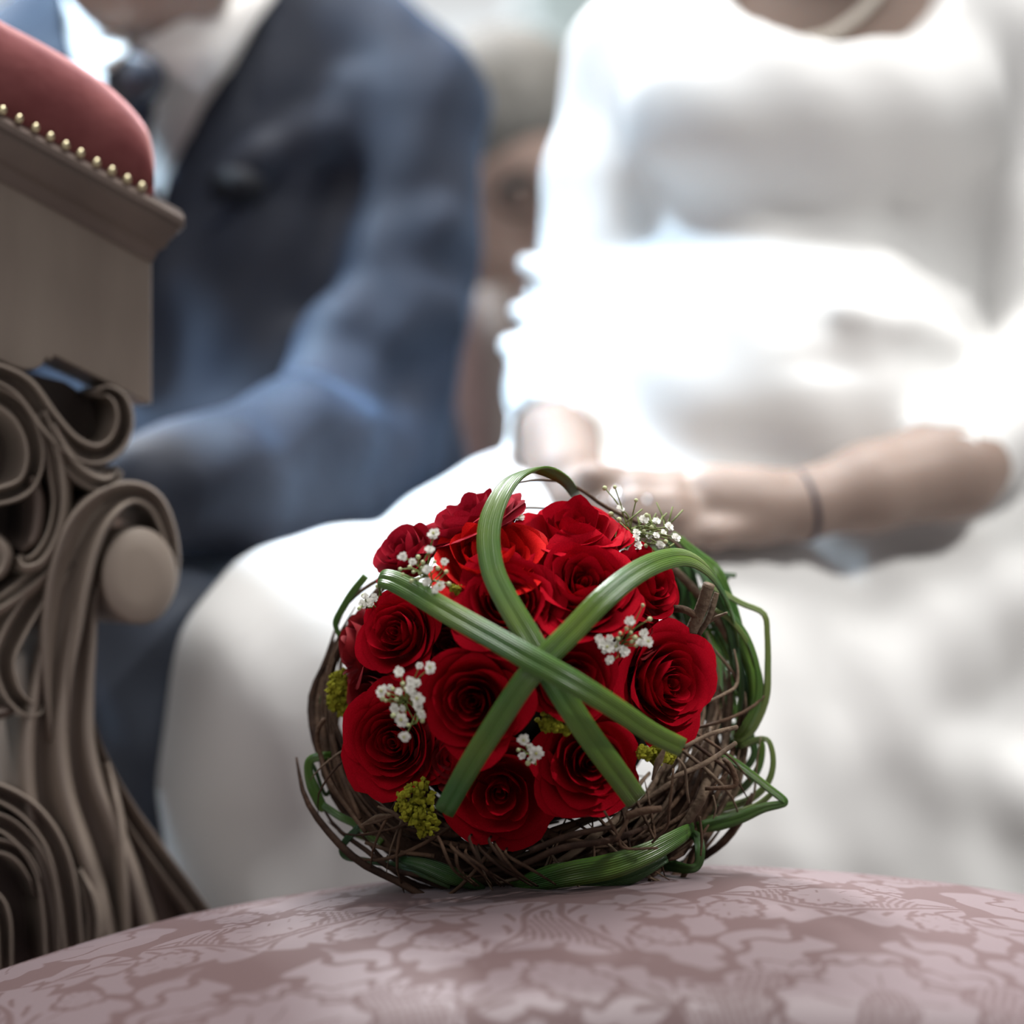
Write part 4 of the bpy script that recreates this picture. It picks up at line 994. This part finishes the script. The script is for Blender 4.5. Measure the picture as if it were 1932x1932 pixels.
# pearls round the neckline
pv, pf = sphere((0, 0, 0), .0048, 10, 7); npk = None
for (px, py) in catmull([(1440, 80), (1480, 80), (1520, 76), (1560, 66), (1592, 48), (1618, 28), (1640, 8), (1662, -18)], 21):
    c = P(px, py, 2.628+.04*abs(px-1545)/400)
    if npk is None: npk = mk('pearl', [Vector(q)+c for q in pv], pf, M['pearl'], bride, loc=c)
    else:
        q = npk.copy(); COL.objects.link(q); q.location = c-wloc(bride)
c0 = P(1512, 953, 2.44); ax = (P(1640, 920, 2.46)-P(1510, 952, 2.44)).normalized()
u_ = ax.cross(Vector((0, 1, 0))).normalized(); w_ = ax.cross(u_)
pts = [c0+(u_*math.cos(a)+w_*math.sin(a))*.0265 for a in np.linspace(0, 2*PI, 25)]
mk('bracelet', *tube(pts, .0032, 48, 8), M['bracelet'], bride)
for (px, py, Y) in ((1222, 945, 2.383), (1166, 944, 2.386)):
    v, f = tube([P(px, py-34, Y+.018), P(px-4, py-10, Y), P(px-4, py+20, Y+.002), P(px, py+34, Y+.016)], .002, 14, 8)
    rg = mk('ring', v, f, M['silver'], bride)
    mk('gem', *sphere(P(px, py, Y-.003), .0052, 8, 6), M['silver'], rg, smooth=False)
# ------------------------------------------------------------------ the groom
groom = thing('person', 'seated person in a navy suit, white shirt and dark tie beside the prayer desk', 'person', (-0.30, 2.78, 0))
j = Field((-.62, 2.27, .55), (.08, 3.0, 1.28), .0075)
j.ell(P(420, 330, 2.80), (.215, .125, .21), .04)
j.ell(P(430, 640, 2.79), (.195, .135, .22), .04)
j.ell(P(450, 900, 2.78), (.20, .15, .13), .05)
j.cone(P(470, -20, 2.79), P(770, 205, 2.76), .055, .068, .06); j.cone(P(250, -10, 2.80), P(-40, 205, 2.82), .055, .068, .05)
j.chain([(P(755, 235, 2.74), .070), (P(755, 480, 2.72), .068), (P(715, 720, 2.69), .066), (P(680, 870, 2.66), .064)], .012)
j.chain([(P(680, 870, 2.66), .064), (P(560, 860, 2.56), .060), (P(400, 915, 2.46), .054), (P(260, 945, 2.42), .047)], .02)
j.chain([(P(-30, 230, 2.80), .068), (P(-120, 600, 2.74), .064), (P(-80, 880, 2.60), .058), (P(140, 960, 2.44), .048)], .02)
def jr(pts, k=.018, sub=False): ridge(pts, k, j, sub)
# folds that catch the light: lapel roll, armhole, elbow
jr([(655, 330, 2.672, .014), (628, 450, 2.650, .022), (598, 580, 2.640, .026), (560, 690, 2.62, .020)], .014, sub=True)
jr([(660, 160, 2.690, .012), (610, 250, 2.682, .014), (570, 330, 2.680, .010)], .02)
jr([(560, 265, 2.676, .012), (490, 300, 2.672, .014), (420, 340, 2.670, .010)], .02)
jr([(720, 560, 2.655, .022), (640, 630, 2.636, .026), (590, 710, 2.61, .020)], .03)
jr([(700, 680, 2.64, .020), (640, 730, 2.615, .024), (590, 770, 2.59, .018)], .025)
jr([(830, 580, 2.665, .014), (740, 640, 2.648, .016), (660, 660, 2.64, .012)], .03)
jr([(820, 430, 2.672, .014), (720, 470, 2.665, .016)], .03)
jr([(560, 800, 2.53, .016), (450, 880, 2.44, .016), (360, 910, 2.41, .012)], .03)
jr([(740, 900, 2.62, .016), (620, 960, 2.55, .016), (480, 1000, 2.46, .014)], .03)
# V opening of the jacket
def vcut(Fv, x, y, z):
    px = 966+x*F/2.66; py = 966-(z-CZ)*F/2.66
    right = np.interp(py, [-200, 0, 190, 330, 480, 520], [540, 512, 380, 312, 272, 262]); left = np.interp(py, [-200, 60, 480, 520], [60, 110, 258, 262])
    ins = np.minimum(right-px, px-left)/2300
    ins = np.minimum(ins, (2.80-y)); 
    return np.maximum(Fv, np.minimum(ins, .05))
j.func(lambda Fv, x, y, z: Fv+.0016*np.sin(55*z+30*x)+.0010*np.sin(90*x-60*z+40*y)); j.func(vcut)
j.build('suit_jacket', M['suit'], groom)
sh = Field((-.60, 2.55, .62), (.02, 2.97, 1.26), .008)
sh.ell(P(420, 330, 2.80), (.205, .112, .20), .04); sh.ell(P(430, 640, 2.79), (.185, .122, .21), .04)
sh.cone(P(470, 0, 2.79), P(640, 140, 2.77), .045, .045, .05); sh.cone(P(250, 0, 2.80), P(80, 120, 2.81), .045, .045, .05)
sh.build('shirt', M['shirt'], groom)
def flap(pts, Y0, th, bulge=.0):
    """thick cloth flap from px corners with its own depth"""
    n = len(pts); fr = [P(x_, y_, Yq) for x_, y_, Yq in pts]; bk = [q+Vector((0, th, 0)) for q in fr]
    c = sum(fr, Vector())/n+Vector((0, -bulge, 0)); c2 = c+Vector((0, th+bulge, 0))
    v = fr+bk+[c, c2]; f = []
    for i in range(n): k = (i+1) % n; f += [(i, k, 2*n), (n+k, n+i, 2*n+1), (i, n+i, n+k, k)]
    return v, f
mk('shirt_collar', *flap([(262, 82, 2.62), (345, 38, 2.62), (440, -8, 2.66), (520, -50, 2.72), (520, -10, 2.70), (460, 70, 2.655), (412, 135, 2.635), (376, 172, 2.625), (330, 142, 2.615)], 0, .008, .008), M['shirt'], groom)
mk('shirt_collar', *flap([(238, 100, 2.600), (236, 58, 2.64), (214, 40, 2.675), (192, 50, 2.67), (184, 90, 2.62), (182, 132, 2.60), (205, 132, 2.595)], 0, .008, .006), M['shirt'], groom)
tk = Field((-.42, 2.5, .72), (-.2, 2.75, 1.16), .0045)
tk.ell(P(255, 150, 2.615), (.026, .016, .024), .008); tk.chain([(P(250, 175, 2.625), .017), (P(252, 200, 2.64), .013)], .01)
tk.chain([(P(255, 205, 2.64), .016), (P(225, 330, 2.665), .024), (P(205, 520, 2.652), .030)], .01)
tk.build('necktie', M['tie'], groom)
# lapels
mk('lapel', *flap([(525, -30, 2.715), (610, 50, 2.712), (585, 190, 2.684), (640, 215, 2.690), (540, 315, 2.664), (430, 410, 2.660), (330, 490, 2.663), (285, 497, 2.665), (310, 400, 2.660), (350, 310, 2.658), (400, 200, 2.660), (455, 95, 2.676)], 0, .014, .006), M['suit'], groom)
mk('pocket_square', *flap([(392, 330, 2.632), (430, 312, 2.628), (470, 318, 2.628), (505, 345, 2.632), (488, 385, 2.634), (450, 392, 2.634), (402, 376, 2.634)], 0, .012, .012), M['black_cloth'], groom)
gb = Field((-.50, 2.28, .60), (.0, 3.02, 1.62), .006)
gb.cone(P(330, 120, 2.77), P(310, -80, 2.74), .066, .060, .02)
gh = P(275, -225, 2.70)
gb.ell(gh, (.078, .098, .115), .02); gb.ell(gh+Vector((-.008, -.035, -.062)), (.060, .062, .056), .03)
gb.ell(P(290, -25, 2.655), (.066, .055, .046), .03)
gb.ell(gh+Vector((-.01, -.10, -.01)), (.013, .02, .026), .008); gb.ell(gh+Vector((-.01, -.09, -.056)), (.026, .010, .008), .006)
for sx in (-1, 1):
    gb.ell(gh+Vector((sx*.078, .01, -.01)), (.010, .02, .032), .006); gb.ell(gh+Vector((sx*.032-.008, -.09, .016)), (.016, .010, .008), .006, sub=True)
gb.chain([(P(330, 120, 2.77), .06), (P(640, 250, 2.76), .05), (P(735, 480, 2.73), .045), (P(690, 850, 2.66), .04), (P(420, 912, 2.46), .034), (P(260, 945, 2.42), .030), (P(215, 955, 2.405), .030)], .02)
gb.ell(P(165, 975, 2.395), (.042, .032, .024), .012)
for k in range(4):
    a0 = P(140, 960+k*14, 2.375-k*.004); gb.chain([(a0, .0115), (a0+Vector((-.034, -.012, -.006)), .0102), (a0+Vector((-.054, -.004, -.02)), .0094), (a0+Vector((-.060, .006, -.032)), .008)], .004)
gb.chain([(P(185, 955, 2.37), .014), (P(150, 935, 2.345), .012), (P(115, 930, 2.34), .0105)], .005)
gb.build('body', M['skin'], groom)
for sx in (-1, 1):
    e = mk('eye', *sphere(gh+Vector((sx*.032-.008, -.083, .016)), .0115, 12, 8), M['shirt'], groom); mk('iris', *sphere(gh+Vector((sx*.032-.009, -.0905, .015)), .0055, 10, 6), M['black_cloth'], e)
    mk('eyebrow', *tube([gh+Vector((sx*.050-.008, -.082, .036)), gh+Vector((sx*.032-.008, -.094, .041)), gh+Vector((sx*.014-.008, -.097, .036))], [.002, .004, .003], 8, 6), M['brown_hair'], groom)
gr = Field((-.50, 2.5, 1.0), (.0, 3.0, 1.62), .008)
gr.ell(gh+Vector((0, .03, .035)), (.088, .095, .095), .02); gr.ell(gh+Vector((-.01, -.085, -.045)), (.07, .085, .10), .01, sub=True)
gr.build('hair', M['brown_hair'], groom)
t = Field((-.66, 2.17, 0.0), (.0, 3.02, .80), .009)
t.ell(P(450, 1080, 2.80), (.19, .16, .12), .05)
t.chain([(P(560, 1130, 2.78), .095), (P(410, 1165, 2.62), .090), (P(270, 1205, 2.49), .080)], .03)
t.chain([(P(270, 1205, 2.49), .080), (P(262, 1400, 2.48), .066), ((-.28, 2.50, .10), .050)], .03)
t.chain([(P(330, 1130, 2.80), .095), (P(120, 1200, 2.55), .085), (P(-10, 1210, 2.46), .075)], .03)
t.chain([(P(-10, 1210, 2.46), .075), (P(0, 1450, 2.46), .064), ((-.42, 2.52, .10), .050)], .03)
t.func(lambda Fv, x, y, z: Fv+.0018*np.sin(60*z+40*x)+.0012*np.sin(80*y-50*x))
t.build('trousers', M['trouser'], groom)
for x_, y_ in ((-.28, 2.49), (-.42, 2.52)):
    f_ = Field((x_-.12, y_-.26, -.02), (x_+.12, y_+.14, .18), .007)
    f_.chain([((x_, y_+.04, .045), .042), ((x_, y_-.08, .04), .04), ((x_, y_-.16, .03), .03)], .03); f_.cone((x_, y_+.03, .04), (x_, y_+.02, .10), .042, .045, .03)
    f_.build('shoe', M['black_cloth'], groom)

# ------------------------------------------------------------------ chairs under the couple
def slab(name, path, x0, x1, th, mt, par):
    """curved upright slab between x0 and x1 following (y, z) path"""
    p = catmull(path, 14); v = []; f = []
    prof = [(0, 0), (.06, -.8), (.2, -1), (.8, -1), (.94, -.8), (1, 0), (.94, .8), (.8, 1), (.2, 1), (.06, .8)]
    for (y, z) in p:
        for (a, b_) in prof: v.append((x0+(x1-x0)*a, y+th/2*b_, z))
    K = len(prof)
    for i in range(13):
        for k in range(K): f.append((i*K+k, i*K+(k+1) % K, (i+1)*K+(k+1) % K, (i+1)*K+k))
    f.append(tuple(range(K))[::-1]); f.append(tuple(13*K+k for k in range(K)))
    return mk(name, v, f, M[mt], par)
def chair(label, cx, cy, hw, top, mt):
    c = thing('chair', label, 'chair', (cx, cy, 0))
    mk('seat', *box((cx-hw, cy-.30, .36), (cx+hw, cy+.22, .45)), M[mt], c, smooth=False)
    slab('backrest', [(cy+.20, .44), (cy+.235, .62), (cy+.26, .80), (cy+.30, top)], cx-hw+.05, cx+hw-.05, .05, mt, c)
    for sx in (-1, 1):
        mk('post', *tube([(cx+sx*(hw-.025), cy+.20, .40), (cx+sx*(hw-.030), cy+.235, .62), (cx+sx*(hw-.06), cy+.30, top+.01)], .024, 12, 10), M['wood_dark'], c)
        for y in (-.27, .20): mk('leg', *tube([(cx+sx*(hw-.03), cy+y, 0), (cx+sx*(hw-.03), cy+y, .37)], [.018, .024], 4, 10), M['wood_dark'], c)
    return c
chair('brown leather chair whose backrest shows beside the navy sleeve', -.225, 2.80, .265, .955, 'leather')
chair('dark chair mostly hidden behind the white dress', .34, 2.82, .25, .86, 'wood_dark')

# ------------------------------------------------------------------ grey-haired guest behind
guest = thing('person', 'grey-haired person seated behind, seen between the suit and the dress', 'person', (-.03, 3.30, 0))
YG = 3.2
g = Field((-.28, 3.0, .70), (.22, 3.55, 1.32), .007)
ghd = P(950, 325, YG)
Rg = Quaternion((0, 0, 1), .5) @ Quaternion((1, 0, 0), .42)
def gq(x_, y_, z_): return ghd+Rg @ Vector((x_, y_, z_))
g.ell(gq(0, 0, .02), (.076, .096, .105), .02, Rg); g.ell(gq(0, -.032, -.065), (.056, .058, .062), .03, Rg)
g.ell(gq(0, -.10, -.012), (.014, .020, .028), .008, Rg); g.ell(gq(0, -.086, -.064), (.026, .012, .008), .006, Rg); g.ell(gq(0, -.075, -.108), (.026, .02, .016), .012, Rg)
for sx in (-1, 1):
    g.ell(gq(sx*.078, .01, -.01), (.010, .02, .032), .006, Rg); g.ell(gq(sx*.032, -.09, .012), (.018, .014, .010), .006, Rg, sub=True)
g.cone(gq(0, .02, -.06), P(945, 640, YG+.04), .055, .06, .02)
g.cone(P(945, 640, YG+.04), P(945, 760, YG+.06), .06, .06, .03)
g.build('body', M['skin_guest'], guest)
for sx in (-1, 1):
    e = mk('eye', *sphere(gq(sx*.032, -.083, .012), .011, 10, 8), M['grey_hair'], guest); mk('iris', *sphere(gq(sx*.032, -.0915, .010), .005, 8, 6), M['black_cloth'], e)
    ls = [gq(sx*.034+.024*math.cos(a), -.104, .010+.019*math.sin(a)) for a in np.linspace(0, 2*PI, 17)]
    mk('eyeglass_rim', *tube(ls, .003, 32, 6), M['black_cloth'], guest)
hr = Field((-.28, 3.0, .9), (.22, 3.55, 1.36), .007)
hr.ell(gq(0, .015, .045), (.088, .104, .100), .02, Rg); hr.ell(gq(0, -.095, -.05), (.070, .085, .11), .012, Rg, sub=True); hr.ell(gq(0, 0, -.10), (.12, .13, .07), .01, Rg, sub=True)
hr.build('hair', M['grey_hair'], guest)
gc = Field((-.36, 3.0, .0), (.30, 3.6, 1.05), .011)
gc.ell(P(940, 800, YG+.08), (.17, .11, .14), .05); gc.chain([((-.03, 3.30, .72), .16), ((-.03, 3.30, .52), .17)], .05)
gc.cone(P(760, 690, YG+.08), P(1120, 690, YG+.08), .06, .06, .06)
for sx in (-1, 1):
    gc.chain([((-.03+sx*.1, 3.32, .5), .09), ((-.03+sx*.12, 3.14, .48), .08), ((-.03+sx*.12, 3.14, .05), .06)], .04)
    gc.chain([(P(940+sx*190, 700, YG+.08), .055), ((-.03+sx*.20, 3.26, .68), .05), ((-.03+sx*.08, 3.12, .62), .04)], .03)
gc.build('mauve_coat', M['lilac'], guest)
mk('shirt_collar', *flap([(915, 565, YG-.045), (960, 545, YG-.05), (985, 570, YG-.045), (960, 605, YG-.04), (930, 600, YG-.04)], 0, .02, .01), M['shirt'], guest)
gs = thing('chair', 'wooden chair under the grey-haired person', 'chair', (-.03, 3.36, 0))
mk('seat', *box((-.25, 3.16, .36), (.19, 3.56, .42)), M['wood'], gs, smooth=False)
for sx in (-.22, .16):
    for y in (3.20, 3.52): mk('leg', *tube([(sx, y, 0), (sx, y, .37)], .02, 4, 10), M['wood'], gs)

# ------------------------------------------------------------------ leafy plant before the window
pl = thing('potted_plant', 'tall olive green leafy plant in a pot behind the navy suited person', 'plant', ((350-966)*4.5/F, 4.5, 0))
px0 = (350-966)*4.5/F
v = []; f = []
for j_, (r, z) in enumerate(((.10, 0), (.15, .30), (.16, .32), (.14, .32), (.13, .28), (.001, .28))):
    for i in range(20): a = 2*PI*i/20; v.append((px0+r*math.cos(a), 4.5+r*math.sin(a), z))
    if j_:
        for i in range(20): f.append(((j_-1)*20+i, (j_-1)*20+(i+1) % 20, j_*20+(i+1) % 20, j_*20+i))
f.append(tuple(range(20))[::-1])
mk('pot', v, f, M['pot'], pl)
mk('stem', *tube([(px0, 4.5, .27), (px0+.02, 4.5, .8), (px0-.01, 4.5, 1.3), (px0, 4.5, 1.9)], [.02, .016, .012, .006], 16, 8), M['twig'], pl)
rn = random.Random(12); mb = MB()
for k in range(260):
    a = rn.uniform(0, 2*PI); z = rn.uniform(1.05, 2.0); r = .21*rn.random()**.5*(1-.25*abs(z-1.5))
    c = Vector((px0+r*math.cos(a), 4.5+r*math.sin(a), z)); dr = Vector((math.cos(a)+rn.uniform(-.5, .5), math.sin(a)+rn.uniform(-.5, .5), rn.uniform(-.5, .5))).normalized()
    sd = dr.cross(Vector((0, 0, 1))).normalized(); L = rn.uniform(.06, .10); up = Vector((0, 0, .012))
    mb.add([c, c+dr*L*.5+sd*L*.2, c+dr*L, c+dr*L*.5-sd*L*.2, c+dr*L*.5+up], [(0, 1, 4), (1, 2, 4), (2, 3, 4), (3, 0, 4)])
o = mb.build('foliage', M['leafy'], pl, smooth=False); o['kind'] = 'stuff'
